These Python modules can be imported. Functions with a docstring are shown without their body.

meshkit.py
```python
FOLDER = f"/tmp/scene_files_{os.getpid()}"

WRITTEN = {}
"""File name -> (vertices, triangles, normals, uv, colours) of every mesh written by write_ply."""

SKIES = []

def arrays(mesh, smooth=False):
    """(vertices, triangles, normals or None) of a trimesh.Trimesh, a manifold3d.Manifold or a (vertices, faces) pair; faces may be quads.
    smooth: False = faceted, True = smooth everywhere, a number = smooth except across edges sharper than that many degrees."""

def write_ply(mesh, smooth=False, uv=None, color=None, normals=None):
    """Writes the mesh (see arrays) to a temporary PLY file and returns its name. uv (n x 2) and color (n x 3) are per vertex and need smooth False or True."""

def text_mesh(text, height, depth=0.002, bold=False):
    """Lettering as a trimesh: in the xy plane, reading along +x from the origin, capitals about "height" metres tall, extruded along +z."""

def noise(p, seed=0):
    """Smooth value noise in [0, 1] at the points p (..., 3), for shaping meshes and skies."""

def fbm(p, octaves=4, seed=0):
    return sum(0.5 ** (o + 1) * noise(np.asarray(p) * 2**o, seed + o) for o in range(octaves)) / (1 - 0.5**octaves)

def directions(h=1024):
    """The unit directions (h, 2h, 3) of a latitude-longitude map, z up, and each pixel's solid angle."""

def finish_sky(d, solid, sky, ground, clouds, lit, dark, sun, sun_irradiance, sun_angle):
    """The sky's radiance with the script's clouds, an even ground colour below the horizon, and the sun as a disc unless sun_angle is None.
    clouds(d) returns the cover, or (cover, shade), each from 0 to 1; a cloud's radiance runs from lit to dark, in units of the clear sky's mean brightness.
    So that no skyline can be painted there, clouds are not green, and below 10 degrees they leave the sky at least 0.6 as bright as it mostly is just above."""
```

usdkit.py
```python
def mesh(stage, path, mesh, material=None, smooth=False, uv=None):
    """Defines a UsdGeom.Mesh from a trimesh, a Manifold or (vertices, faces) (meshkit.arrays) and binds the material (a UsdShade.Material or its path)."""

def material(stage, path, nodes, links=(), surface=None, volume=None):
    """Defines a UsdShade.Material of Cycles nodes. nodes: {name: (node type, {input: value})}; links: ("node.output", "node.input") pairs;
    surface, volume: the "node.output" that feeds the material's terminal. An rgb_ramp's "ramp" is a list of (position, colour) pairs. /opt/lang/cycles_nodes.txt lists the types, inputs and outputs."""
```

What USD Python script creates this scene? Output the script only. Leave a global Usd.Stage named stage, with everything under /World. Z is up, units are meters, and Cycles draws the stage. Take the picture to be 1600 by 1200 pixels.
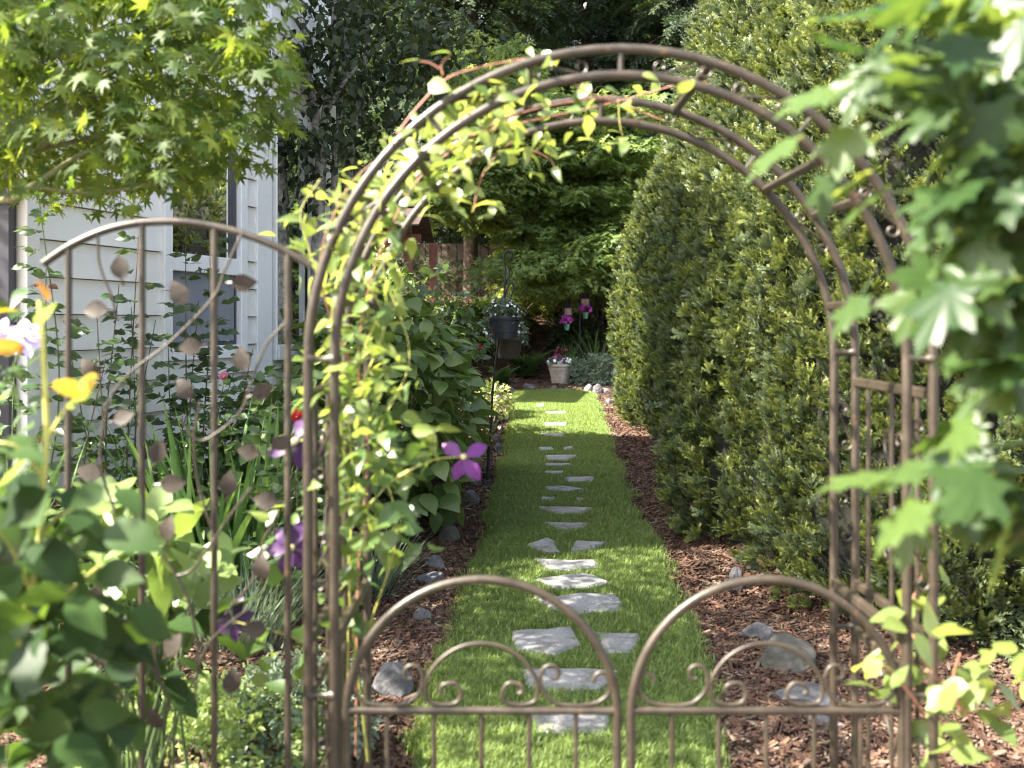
import math, numpy as np, trimesh, usdkit, meshkit
from pxr import Usd, UsdGeom, UsdLux, UsdShade, Gf, Sdf, Vt
from scipy.spatial.transform import Rotation

# ------------------------------------------------------------------ camera, sky, sun, exposure
stage = Usd.Stage.CreateInMemory()
UsdGeom.SetStageUpAxis(stage, 'Z'); UsdGeom.SetStageMetersPerUnit(stage, 1.0)
UsdGeom.Xform.Define(stage, '/World'); UsdGeom.Scope.Define(stage, '/World/Looks')
F, CX, HY, CAM = 1640.0, 800.0, 505.0, 1.55          # focal length and horizon in photo pixels, eye height
cam = UsdGeom.Camera.Define(stage, '/World/camera')
cam.CreateHorizontalApertureAttr(36.0); cam.CreateVerticalApertureAttr(27.0)
cam.CreateFocalLengthAttr(F / 1600 * 36)
cam.CreateVerticalApertureOffsetAttr(-(600 - HY) / 1600 * 36)
cam.AddTranslateOp().Set((0, 0, CAM)); cam.AddRotateXOp().Set(90)
cam.CreateClippingRangeAttr((0.05, 500.0))
cam.CreateFStopAttr(2.9); cam.CreateFocusDistanceAttr(7.0)
cam.CreateExposureAttr(2.8)
SUN_AZ = np.array([-0.94, -0.342]); SUN_EL = math.radians(47)
to_sun = np.array([SUN_AZ[0] * math.cos(SUN_EL), SUN_AZ[1] * math.cos(SUN_EL), math.sin(SUN_EL)])
dome = UsdLux.DomeLight.Define(stage, '/World/sky')
skym = usdkit.material(stage, '/World/Looks/sky', {
    's': ('sky_texture', {'sky_type': 'single_scattering', 'sun_disc': False, 'sun_elevation': SUN_EL, 'aerosol_density': 3.0, 'sun_rotation': math.atan2(to_sun[0], to_sun[1])}),
    'bw': ('rgb_to_bw', {}), 'mx': ('mix_color', {'blend_type': 'mix', 'fac': .5, 'use_clamp': False}),   # thin even high haze
    'b': ('background_shader', {'strength': 0.105})}, [('s.color', 'bw.color'), ('s.color', 'mx.a'), ('bw.val', 'mx.b'), ('mx.result', 'b.color')], surface='b.background')
UsdShade.MaterialBindingAPI.Apply(dome.GetPrim()).Bind(skym)
dome.GetPrim().SetCustomDataByKey('kind', 'structure')
sun = UsdLux.DistantLight.Define(stage, '/World/sun')
sun.CreateIntensityAttr(1.25); sun.CreateAngleAttr(0.53); sun.CreateColorAttr((1.0, 0.92, 0.78))
sun.GetPrim().CreateAttribute('inputs:normalize', Sdf.ValueTypeNames.Bool).Set(True)
_z = to_sun; _x = np.cross([0, 0, 1.0], _z); _x /= np.linalg.norm(_x); _y = np.cross(_z, _x)
sun.AddTransformOp().Set(Gf.Matrix4d(*[*_x, 0, *_y, 0, *_z, 0, -20, 15, 25, 1]))

# ------------------------------------------------------------------ helpers
V = np.array
ORG, COUNT = {'/World': np.zeros(3)}, {}
def numbered(parent, name):
    k = COUNT.get((parent, name), 0); COUNT[(parent, name)] = k + 1
    return f'{parent}/{name}' if k == 0 else f'{parent}/{name}_{k:03d}'
def setd(p, **kw):
    for k, v in kw.items():
        if v: p.SetCustomDataByKey(k, v)
def thing(name, label, cat, loc, group=None, kind=None):
    path = numbered('/World', name); x = UsdGeom.Xform.Define(stage, path)
    x.AddTranslateOp().Set(tuple(map(float, loc))); ORG[path] = V(loc, float)
    setd(x.GetPrim(), label=label, category=cat, group=group, kind=kind)
    return path
def part(parent, name, mesh, mat, label=None, smooth=False, kind=None, tone=None, cat=None, group=None):
    path = numbered(parent, name); o = ORG[parent]; ORG[path] = o
    if isinstance(mesh, tuple): v, f = np.asarray(mesh[0], float), np.asarray(mesh[1])
    elif isinstance(mesh, trimesh.Trimesh): v, f = np.array(mesh.vertices), np.array(mesh.faces)
    else: v, f, _ = meshkit.arrays(mesh)
    m = usdkit.mesh(stage, path, (v - o, f), M[mat], smooth)
    if tone is not None:
        UsdGeom.PrimvarsAPI(m).CreatePrimvar('tone', Sdf.ValueTypeNames.FloatArray, 'vertex').Set(Vt.FloatArray.FromNumpy(np.asarray(tone, np.float32)))
    setd(m.GetPrim(), label=label, kind=kind, category=cat, group=group)
    return path
def scatter(parent, name, protos, mats, pos, rot, scale, pick, kind='stuff', label=None, cat=None):
    """One PointInstancer; protos (v, f, tone); rot (n,3,3); scale (n,)."""
    path = numbered(parent, name); o = ORG[parent]; ORG[path] = o
    pi = UsdGeom.PointInstancer.Define(stage, path)
    rel = pi.CreatePrototypesRel()
    for i, (p, mt) in enumerate(zip(protos, mats)):
        pp = f'{path}/piece_{i+1:03d}'
        m = usdkit.mesh(stage, pp, (p[0], p[1]), M[mt], True if len(p) > 3 else False)
        if len(p) > 2 and p[2] is not None:
            UsdGeom.PrimvarsAPI(m).CreatePrimvar('tone', Sdf.ValueTypeNames.FloatArray, 'vertex').Set(Vt.FloatArray.FromNumpy(np.asarray(p[2], np.float32)))
        rel.AddTarget(pp)
    pi.CreateProtoIndicesAttr(Vt.IntArray.FromNumpy(np.asarray(pick, np.int32)))
    pi.CreatePositionsAttr(Vt.Vec3fArray.FromNumpy((pos - o).astype(np.float32)))
    q = Rotation.from_matrix(rot).as_quat().astype(np.float16)
    pi.CreateOrientationsAttr(Vt.QuathArray([Gf.Quath(float(a[3]), float(a[0]), float(a[1]), float(a[2])) for a in q]))
    s = np.asarray(scale, np.float32); s = np.repeat(s[:, None], 3, 1) if s.ndim == 1 else s
    pi.CreateScalesAttr(Vt.Vec3fArray.FromNumpy(np.ascontiguousarray(s)))
    setd(pi.GetPrim(), kind=kind, label=label, category=cat)
    return path

def gz(x, y):
    y = np.asarray(y, float); x = np.asarray(x, float)
    t = np.clip((y - 16.3) / 3.2, 0, 1); t = t * t * (3 - 2 * t)
    t2 = np.clip((y - 3.0) / 2.0, 0, 1) * np.clip((-.55 - x) / .8, 0, 1) * np.clip((15 - y) / 4, 0, 1)
    return 0.04 * np.minimum(y, 24) + 1.25 * t + .10 * t2
def P(px, py, y): return V([(px - CX) / F * y, y, CAM - (py - HY) / F * y])      # photo pixel at distance y
def G(px, py):                                                               # photo pixel on the sloping garden floor
    y = F * CAM / (py - HY + F * 0.04); return V([(px - CX) / F * y, y, 0.04 * y])
def on_ground(x, y, dz=0.0): return V([x, y, float(gz(x, y)) + dz])

def unit(a): a = np.asarray(a, float); return a / (np.linalg.norm(a, axis=-1, keepdims=True) + 1e-12)
def cat_mesh(parts):
    vs, fs, ts, n = [], [], [], 0
    for p in parts:
        vs.append(p[0]); fs.append(np.asarray(p[1]) + n); n += len(p[0])
        ts.append(p[2] if len(p) > 2 and p[2] is not None else np.full(len(p[0]), .5))
    return np.vstack(vs), np.vstack(fs), np.concatenate(ts)
def spline(pts, n=8, closed=False):
    p = np.asarray(pts, float)
    if len(p) < 3: return np.linspace(p[0], p[-1], n + 1)
    q = np.vstack([2 * p[0] - p[1], p, 2 * p[-1] - p[-2]]); out = []
    t = np.linspace(0, 1, n, endpoint=False)[:, None]
    for i in range(1, len(q) - 2):
        a, b, c, d = q[i - 1:i + 3]
        out.append(.5 * (2 * b + (c - a) * t + (2 * a - 5 * b + 4 * c - d) * t ** 2 + (3 * b - a - 3 * c + d) * t ** 3))
    return np.vstack(out + [p[-1:]])
def tube(pts, r, sides=8, cap=True):
    p = np.asarray(pts, float); n = len(p); r = np.broadcast_to(np.asarray(r, float), (n,))
    t = unit(np.gradient(p, axis=0)); a = np.zeros((n, 3))
    s = V([0, 0, 1.0]) if abs(t[0, 2]) < .9 else V([1.0, 0, 0])
    a[0] = unit(np.cross(t[0], s))
    for i in range(1, n):
        w = a[i - 1] - t[i] * (a[i - 1] @ t[i]); a[i] = unit(w)
    b = np.cross(t, a); ang = np.arange(sides) * 2 * np.pi / sides
    v = p[:, None] + r[:, None, None] * (np.cos(ang)[None, :, None] * a[:, None] + np.sin(ang)[None, :, None] * b[:, None])
    i, j = np.meshgrid(np.arange(n - 1), np.arange(sides), indexing='ij')
    q = np.stack([i * sides + j, i * sides + (j + 1) % sides, (i + 1) * sides + (j + 1) % sides, (i + 1) * sides + j], -1).reshape(-1, 4)
    f = np.vstack([q[:, [0, 1, 2]], q[:, [0, 2, 3]]]); v = v.reshape(-1, 3)
    if cap:
        k = len(v); v = np.vstack([v, p[:1], p[-1:]]); j = np.arange(sides); e = (n - 1) * sides
        f = np.vstack([f, np.stack([np.full(sides, k), (j + 1) % sides, j], 1), np.stack([np.full(sides, k + 1), e + j, e + (j + 1) % sides], 1)])
    return v, f
def box(lo, hi, ch=0.0):
    lo, hi = V(lo, float), V(hi, float)
    if ch <= 0:
        m = trimesh.creation.box(extents=hi - lo); m.apply_translation((lo + hi) / 2); return np.array(m.vertices), np.array(m.faces)
    pts = []
    for sx in (0, 1):
        for sy in (0, 1):
            for sz in (0, 1):
                c = np.where([sx, sy, sz], hi, lo); d = np.where([sx, sy, sz], -ch, ch)
                for k in range(3):
                    q = c + d; q[k] = c[k]; pts.append(q)
    m = trimesh.convex.convex_hull(np.array(pts)); return np.array(m.vertices), np.array(m.faces)
def xf(mesh, R, t): return (mesh[0] @ np.asarray(R).T + t, mesh[1])
def lathe(profile, n=24, c=(0, 0, 0)):
    p = np.asarray(profile, float); a = np.arange(n) * 2 * np.pi / n
    v = np.stack([p[:, 0, None] * np.cos(a), p[:, 0, None] * np.sin(a), np.repeat(p[:, 1, None], n, 1)], -1).reshape(-1, 3) + V(c)
    i, j = np.meshgrid(np.arange(len(p) - 1), np.arange(n), indexing='ij')
    q = np.stack([i * n + j, i * n + (j + 1) % n, (i + 1) * n + (j + 1) % n, (i + 1) * n + j], -1).reshape(-1, 4)
    return v, np.vstack([q[:, [0, 1, 2]], q[:, [0, 2, 3]]])

# ---- leaf templates: base at origin, along +y, length 1, face +z
def ovate(n=6, w=.30, fold=.18, curl=.22, peak=.38, wave=0.0, tip=1.0):
    t = np.linspace(0, 1, n + 1)
    h = w * np.sin(np.pi * t ** (math.log(.5) / math.log(peak))) ** tip; h[0] = h[-1] = .006
    z = -curl * t ** 2
    wv = wave * np.sin(t * 14)
    v = np.vstack([np.stack([-h, t, z + fold * h + wv * h], 1), np.stack([0 * t, t, z], 1), np.stack([h, t, z + fold * h - wv * h], 1)])
    m = n + 1; f = []
    for i in range(n):
        f += [[i, m + i, m + i + 1], [i, m + i + 1, i + 1], [m + i, 2 * m + i, 2 * m + i + 1], [m + i, 2 * m + i + 1, m + i + 1]]
    return v, V(f)
def palmate(lobes=7, spread=2.25, depth=.42, sharp=.16, droop=.25, serr=True, back=.12):
    """A maple leaf: star outline round a point near its base."""
    ang = np.linspace(-spread, spread, lobes); L = 1 - .52 * (np.abs(ang) / spread) ** 1.4
    pts = [(0.0, -back)]; step = ang[1] - ang[0]
    for k in range(lobes):
        a, l = ang[k], L[k]
        if k == 0: pts.append((a - step * .42, l * depth * .7))
        if serr:
            pts += [(a - step * .33, l * (depth + .22)), (a - step * .22, l * (depth + .20)), (a - step * sharp * .7, l * .80), (a, l), (a + step * sharp * .7, l * .80), (a + step * .22, l * (depth + .20)), (a + step * .33, l * (depth + .22))]
        else:
            pts += [(a - step * sharp, l * .66), (a, l), (a + step * sharp, l * .66)]
        pts.append((a + step * .5, (l + L[min(k + 1, lobes - 1)]) / 2 * depth) if k < lobes - 1 else (a + step * .42, l * depth * .7))
    q = V(pts); r, a = np.abs(q[:, 1]), q[:, 0]
    x, y = r * np.sin(a), r * np.cos(a); x[0], y[0] = 0, -back
    c0 = .0
    y = y + .18
    z = -droop * (x ** 2 + (y - .2) ** 2) + .05 * np.cos(a * (lobes - 1) / spread * np.pi)
    v = np.vstack([[0, .18, .02], np.stack([x, y, z], 1)]); n = len(q)
    f = [[0, 1 + (i + 1) % n, 1 + i] for i in range(n)]
    return v, V(f)
def place(tmpl, pos, d, nrm, s, tone=None):
    """Copies of a template as (k, nv, 3) vertices."""
    y = unit(d); x = unit(np.cross(y, nrm)); z = np.cross(x, y)
    R = np.stack([x, y, z], -1)
    return pos[:, None] + np.asarray(s)[:, None, None] * np.einsum('kij,nj->kni', R, tmpl[0])
def frames(d, nrm):
    y = unit(d); x = unit(np.cross(y, nrm)); z = np.cross(x, y); return np.stack([x, y, z], -1)
def merge(vs, f, tone):
    k, n = vs.shape[:2]
    return vs.reshape(-1, 3), (f[None] + (np.arange(k) * n)[:, None, None]).reshape(-1, 3), np.repeat(tone, n)
def put_leaves(parent, groups, keep=300, name='leaf', rest='foliage', eye=V([0, 0, 1.55])):
    """groups: (template, pos, dir, normal, size, tone, material). The `keep` that show largest are parts of their own, the rest one stuff part."""
    alls = []
    for gi, (tm, pos, d, nr, s, tone, mat) in enumerate(groups):
        vs = place(tm, pos, d, nr, s); dist = np.linalg.norm(pos - eye, axis=1)
        px = pos[:, 0] / np.maximum(pos[:, 1], .1) * F + CX; py = HY - (pos[:, 2] - CAM) / np.maximum(pos[:, 1], .1) * F
        seen = (px > -30) & (px < 1630) & (py > -30) & (py < 1230) & (pos[:, 1] > 0)
        alls += [(-(s[i] / dist[i]) * (1 if seen[i] else .01), gi, i) for i in range(len(pos))]
        groups[gi] = (vs, tm[1], tone, mat, [])
    alls.sort()
    for r, gi, i in alls:
        if keep > 0:
            vs, f, tone, mat, _ = groups[gi]; keep -= 1
            part(parent, name, (vs[i], f), mat, smooth=True, tone=np.full(vs.shape[1], tone[i]))
        else: groups[gi][4].append(i)
    for vs, f, tone, mat, left in groups:
        if left:
            v, ff, tt = merge(vs[left], f, np.asarray(tone)[left])
            part(parent, rest, (v, ff), mat, smooth=True, tone=tt, kind='stuff')

# ------------------------------------------------------------------ materials
M = {}
def mk(name, nodes, links, surface='p.BSDF', volume=None):
    M[name] = usdkit.material(stage, f'/World/Looks/{name}', nodes, links, surface=surface, volume=volume)
def plain(name, c, rough=.5, metal=0.0, spec=.5, var=.15, scale=12.0, bump=0.0, bscale=80.0, coat=0.0):
    lo, hi = [x * (1 - var) for x in c], [min(1, x * (1 + var)) for x in c]
    nodes = {'g': ('geometry', {}), 'n': ('noise_texture', {'scale': scale, 'detail': 4.0, 'roughness': .6}), 'r': ('rgb_ramp', {'ramp': [(.3, lo), (.7, hi)]}),
             'p': ('principled_bsdf', {'roughness': rough, 'metallic': metal, 'specular_ior_level': spec, 'coat_weight': coat})}
    links = [('g.position', 'n.vector'), ('n.fac', 'r.fac'), ('r.color', 'p.base_color')]
    if bump:
        nodes['n2'] = ('noise_texture', {'scale': bscale, 'detail': 3.0}); nodes['b'] = ('bump', {'strength': .6, 'distance': bump})
        links += [('g.position', 'n2.vector'), ('n2.fac', 'b.height'), ('b.normal', 'p.normal')]
    mk(name, nodes, links)
def leafmat(name, c0, c1, t0, t1, tr=.4, rough=.38, spec=.5, bump=True):
    mk(name, {'a': ('attribute', {'attribute': 'tone'}), 'g': ('geometry', {}), 'n': ('noise_texture', {'scale': 35.0, 'detail': 3.0}),
              'ma': ('math', {'math_type': 'multiply_add', 'value2': .35, 'value3': -.175}), 'ad': ('math', {'math_type': 'add', 'use_clamp': True}),
              'r': ('rgb_ramp', {'ramp': [(0, c0), (1, c1)]}), 'rt': ('rgb_ramp', {'ramp': [(0, t0), (1, t1)]}),
              'p': ('principled_bsdf', {'roughness': rough, 'specular_ior_level': spec}), 't': ('translucent_bsdf', {}), 'm': ('mix_closure', {'fac': tr})},
       [('g.position', 'n.vector'), ('n.fac', 'ma.value1'), ('a.fac', 'ad.value1'), ('ma.value', 'ad.value2'), ('ad.value', 'r.fac'), ('ad.value', 'rt.fac'),
        ('r.color', 'p.base_color'), ('rt.color', 't.color'), ('p.BSDF', 'm.closure1'), ('t.BSDF', 'm.closure2')], surface='m.closure')
mk('bronze_metal', {'g': ('geometry', {}), 'n1': ('noise_texture', {'scale': 14.0, 'detail': 6.0, 'roughness': .7}), 'n2': ('noise_texture', {'scale': 260.0, 'detail': 3.0}), 'n3': ('noise_texture', {'scale': 46.0, 'detail': 5.0, 'roughness': .7}),
    'r': ('rgb_ramp', {'ramp': [(.32, (.020, .016, .012)), (.55, (.034, .026, .018)), (.7, (.050, .038, .026))]}), 'r3': ('rgb_ramp', {'ramp': [(.63, (0, 0, 0)), (.70, (1, 1, 1))]}), 'mo': ('mix_color', {'blend_type': 'mix', 'b': (.12, .055, .025)}), 'rr': ('rgb_ramp', {'ramp': [(.35, (.30, .30, .30)), (.7, (.55, .55, .55))]}),
    'b': ('bump', {'strength': .6, 'distance': .0006}), 'p': ('principled_bsdf', {'specular_ior_level': .5})},
   [('g.position', 'n1.vector'), ('g.position', 'n2.vector'), ('g.position', 'n3.vector'), ('n1.fac', 'r.fac'), ('n3.fac', 'r3.fac'), ('r3.color', 'mo.fac'), ('r.color', 'mo.a'), ('mo.result', 'p.base_color'), ('n1.fac', 'rr.fac'), ('rr.color', 'p.roughness'), ('n2.fac', 'b.height'), ('b.normal', 'p.normal')])
plain('leaf_metal', (.030, .022, .016), rough=.65, spec=.4, var=.3, scale=60, bump=.0012, bscale=300)
plain('siding_paint', (.86, .835, .80), rough=.55, var=.04, scale=6, bump=.0012, bscale=60)
plain('lap_shadow_backing', (.16, .13, .10), rough=.8)  # dark backing stands in for the shadow lines under the clapboards
plain('trim_paint', (.86, .85, .86), rough=.45, var=.03)
plain('beige_paint', (.62, .57, .45), rough=.55, var=.05)
plain('downspout_metal', (.05, .048, .06), rough=.4)
plain('concrete', (.28, .27, .25), rough=.85, bump=.003)
plain('roof_shingle', (.08, .075, .07), rough=.9, bump=.006, bscale=40)
plain('dark_room', (.035, .033, .03), rough=.8)  # near-black slab colour stands in for the dimness behind the glass
plain('blind_cloth', (.45, .46, .50), rough=.85, var=.08)
mk('flagstone', {'g': ('geometry', {}), 'n1': ('noise_texture', {'scale': 5.0, 'detail': 6.0, 'roughness': .65}), 'n2': ('noise_texture', {'scale': 70.0, 'detail': 5.0, 'roughness': .7}), 'n3': ('noise_texture', {'scale': 11.0, 'detail': 4.0, 'distortion': 1.2}),
    'r': ('rgb_ramp', {'ramp': [(.3, (.19, .185, .175)), (.5, (.31, .305, .32)), (.68, (.38, .375, .39))]}), 'r3': ('rgb_ramp', {'ramp': [(.52, (0, 0, 0)), (.68, (1, 1, 1))]}), 'mo': ('mix_color', {'blend_type': 'mix', 'b': (.12, .115, .06)}), 'r2': ('rgb_ramp', {'ramp': [(.3, (.6, .6, .6)), (.7, (1.0, 1.0, 1.0))]}), 'mu': ('mix_color', {'blend_type': 'multiply', 'fac': 1.0}),
    'b': ('bump', {'strength': .9, 'distance': .006}), 'ms': ('math', {'math_type': 'add'}), 'm5': ('math', {'math_type': 'multiply', 'value2': .55}), 'p': ('principled_bsdf', {'roughness': .78})},
   [('g.position', 'n1.vector'), ('g.position', 'n2.vector'), ('g.position', 'n3.vector'), ('n1.fac', 'r.fac'), ('n3.fac', 'r3.fac'), ('r3.color', 'm5.value1'), ('m5.value', 'mo.fac'), ('r.color', 'mo.a'), ('n2.fac', 'r2.fac'), ('mo.result', 'mu.a'), ('r2.color', 'mu.b'), ('mu.result', 'p.base_color'), ('n3.fac', 'ms.value1'), ('n2.fac', 'ms.value2'), ('ms.value', 'b.height'), ('b.normal', 'p.normal')])
plain('grey_rock', (.105, .102, .108), rough=.88, var=.5, scale=14, bump=.012, bscale=28)
plain('brown_rock', (.070, .066, .056), rough=.92, var=.4, scale=10, bump=.012, bscale=25)
plain('tan_rock', (.33, .25, .18), rough=.85, var=.3, scale=8, bump=.01, bscale=25)
plain('birch_bark', (.30, .28, .25), rough=.9, var=.7, scale=28, bump=.006, bscale=50)
plain('brown_bark', (.085, .058, .040), rough=.95, var=.5, scale=18, bump=.02, bscale=30)
plain('dark_bark', (.05, .042, .032), rough=.95, var=.5, scale=18, bump=.015, bscale=30)
plain('maple_bark', (.17, .17, .08), rough=.8, var=.3, scale=30, bump=.003)
plain('red_timber', (.13, .05, .032), rough=.75, var=.3, scale=15, bump=.002)
plain('shelter_shingle', (.045, .028, .022), rough=.9, var=.4, scale=12)
plain('old_fence_wood', (.085, .062, .042), rough=.85, var=.4, scale=10, bump=.003)
plain('planter_plastic', (.028, .030, .036), rough=.42, var=.15)
plain('planter_plastic_olive', (.065, .058, .036), rough=.5, var=.15)  # lighter plastic with an olive tint in the base colour
plain('stone_pot', (.42, .37, .31), rough=.8, var=.2, scale=18, bump=.003)
plain('green_pot', (.10, .22, .16), rough=.5)
plain('feeder_body', (.50, .36, .27), rough=.6)
plain('feeder_roof', (.045, .04, .075), rough=.45)
plain('black_iron', (.016, .016, .018), rough=.45)
plain('young_stem', (.36, .36, .09), rough=.5, var=.2, scale=20)
plain('red_stem', (.24, .105, .065), rough=.55, var=.3, scale=25)
plain('green_stem', (.055, .09, .028), rough=.55, var=.2)
plain('brown_stem', (.10, .07, .045), rough=.8, var=.3)
plain('yew_dark_core', (.010, .011, .006), rough=.95, var=.5, scale=9, bump=.03, bscale=20)
plain('purple_petal', (.105, .014, .14), rough=.55, var=.2); plain('dark_purple_petal', (.04, .007, .065), rough=.55, var=.2)
plain('lilac_petal', (.55, .46, .74), rough=.55, var=.1); plain('white_petal', (.80, .80, .82), rough=.6, var=.05)
plain('magenta_petal', (.50, .035, .45), rough=.55, var=.2); plain('red_petal', (.55, .025, .035), rough=.5, var=.2)
plain('pink_petal', (.55, .22, .30), rough=.55, var=.15); plain('crimson_petal', (.22, .01, .05), rough=.55, var=.2)
plain('yellow_stamen', (.55, .5, .25), rough=.7)
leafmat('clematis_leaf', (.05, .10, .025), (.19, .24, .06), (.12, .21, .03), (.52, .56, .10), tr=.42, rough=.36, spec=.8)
leafmat('maple_leaf', (.035, .072, .014), (.085, .13, .026), (.12, .21, .02), (.35, .42, .045), tr=.45, rough=.5, spec=.3)
leafmat('shade_leaf', (.013, .032, .010), (.042, .082, .020), (.05, .11, .012), (.15, .25, .03), tr=.3, rough=.5, spec=.25)  # leaf green darkened in the colour for plants in shade
leafmat('big_maple_leaf', (.018, .044, .013), (.065, .11, .028), (.05, .11, .012), (.42, .48, .08), tr=.42, rough=.4, spec=.4)
leafmat('hydrangea_leaf', (.085, .145, .045), (.19, .26, .085), (.10, .20, .03), (.30, .40, .06), tr=.3, rough=.36)
leafmat('rose_leaf', (.028, .06, .026), (.07, .12, .04), (.08, .14, .03), (.2, .28, .06), tr=.28, rough=.35)
leafmat('red_rose_leaf', (.06, .022, .02), (.10, .04, .03), (.2, .06, .03), (.28, .1, .05), tr=.3)
leafmat('tree_leaf', (.018, .032, .017), (.05, .07, .03), (.05, .08, .02), (.14, .17, .04), tr=.22, rough=.5, spec=.3)
leafmat('vine_maple_leaf', (.075, .13, .045), (.16, .225, .075), (.22, .34, .06), (.50, .58, .12), tr=.5, rough=.45)
leafmat('sunny_leaf', (.12, .17, .035), (.26, .30, .07), (.24, .32, .04), (.5, .55, .1), tr=.45)  # leaf colour brightened, sunlight on the bank shrubs painted in
leafmat('iris_leaf', (.06, .13, .04), (.14, .24, .07), (.10, .22, .03), (.22, .36, .06), tr=.3, rough=.36)
leafmat('yellow_leaf', (.34, .22, .02), (.42, .32, .03), (.42, .28, .01), (.5, .38, .02), tr=.4, spec=.2)
leafmat('orange_leaf', (.42, .15, .03), (.48, .26, .05), (.5, .2, .02), (.55, .3, .05), tr=.4)
leafmat('pale_leaf', (.16, .24, .08), (.30, .38, .14), (.2, .3, .05), (.42, .5, .12), tr=.35)
leafmat('lavender_leaf', (.10, .15, .10), (.20, .26, .18), (.12, .18, .08), (.25, .3, .15), tr=.25, rough=.6)
leafmat('fern_leaf', (.05, .11, .03), (.13, .22, .05), (.1, .2, .03), (.3, .42, .07), tr=.35, rough=.5)
leafmat('yew_needle', (.022, .040, .014), (.22, .25, .06), (.05, .10, .015), (.36, .40, .06), tr=.25, rough=.42)
leafmat('yew_needle_grey', (.020, .038, .018), (.15, .185, .085), (.05, .09, .025), (.2, .25, .07), tr=.22, rough=.45)
leafmat('conifer_needle', (.026, .045, .022), (.07, .10, .04), (.02, .05, .01), (.09, .14, .02), tr=.2, rough=.5)
leafmat('grass_blade', (.075, .13, .032), (.215, .29, .085), (.12, .2, .02), (.36, .42, .06), tr=.35, rough=.45)
leafmat('straw_blade', (.22, .17, .07), (.34, .28, .13), (.2, .16, .06), (.3, .26, .1), tr=.3, rough=.6)
leafmat('variegated_leaf', (.20, .28, .08), (.55, .58, .28), (.3, .4, .08), (.6, .6, .2), tr=.35)
leafmat('bark_chip_pale', (.06, .042, .032), (.26, .19, .14), (.02, .01, .005), (.05, .02, .01), tr=.02, rough=.85, spec=.3)
leafmat('bark_chip', (.030, .017, .012), (.155, .084, .056), (.02, .01, .005), (.05, .02, .01), tr=.02, rough=.8, spec=.3)
mk('mulch_ground', {'g': ('geometry', {}), 'n': ('noise_texture', {'scale': 38.0, 'detail': 6.0, 'roughness': .7}), 'v': ('voronoi_texture', {'scale': 34.0}), 'n1': ('noise_texture', {'scale': 1.2, 'detail': 3.0}),
    'r': ('rgb_ramp', {'ramp': [(.25, (.018, .010, .007)), (.5, (.07, .036, .022)), (.75, (.15, .075, .045))]}), 'b': ('bump', {'strength': 1.0, 'distance': .03}), 'p': ('principled_bsdf', {'roughness': .92})},
   [('g.position', 'n.vector'), ('g.position', 'v.vector'), ('n.fac', 'r.fac'), ('r.color', 'p.base_color'), ('v.distance', 'b.height'), ('b.normal', 'p.normal')])
plain('lawn_soil', (.045, .07, .022), rough=.95, var=.4, scale=30, bump=.01, bscale=80)
mk('insect_screen', {'t': ('transparent_bsdf', {}), 'd': ('diffuse_bsdf', {'color': (.22, .23, .25)}), 'm': ('mix_closure', {'fac': .62})}, [('t.BSDF', 'm.closure1'), ('d.BSDF', 'm.closure2')], surface='m.closure')
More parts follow.
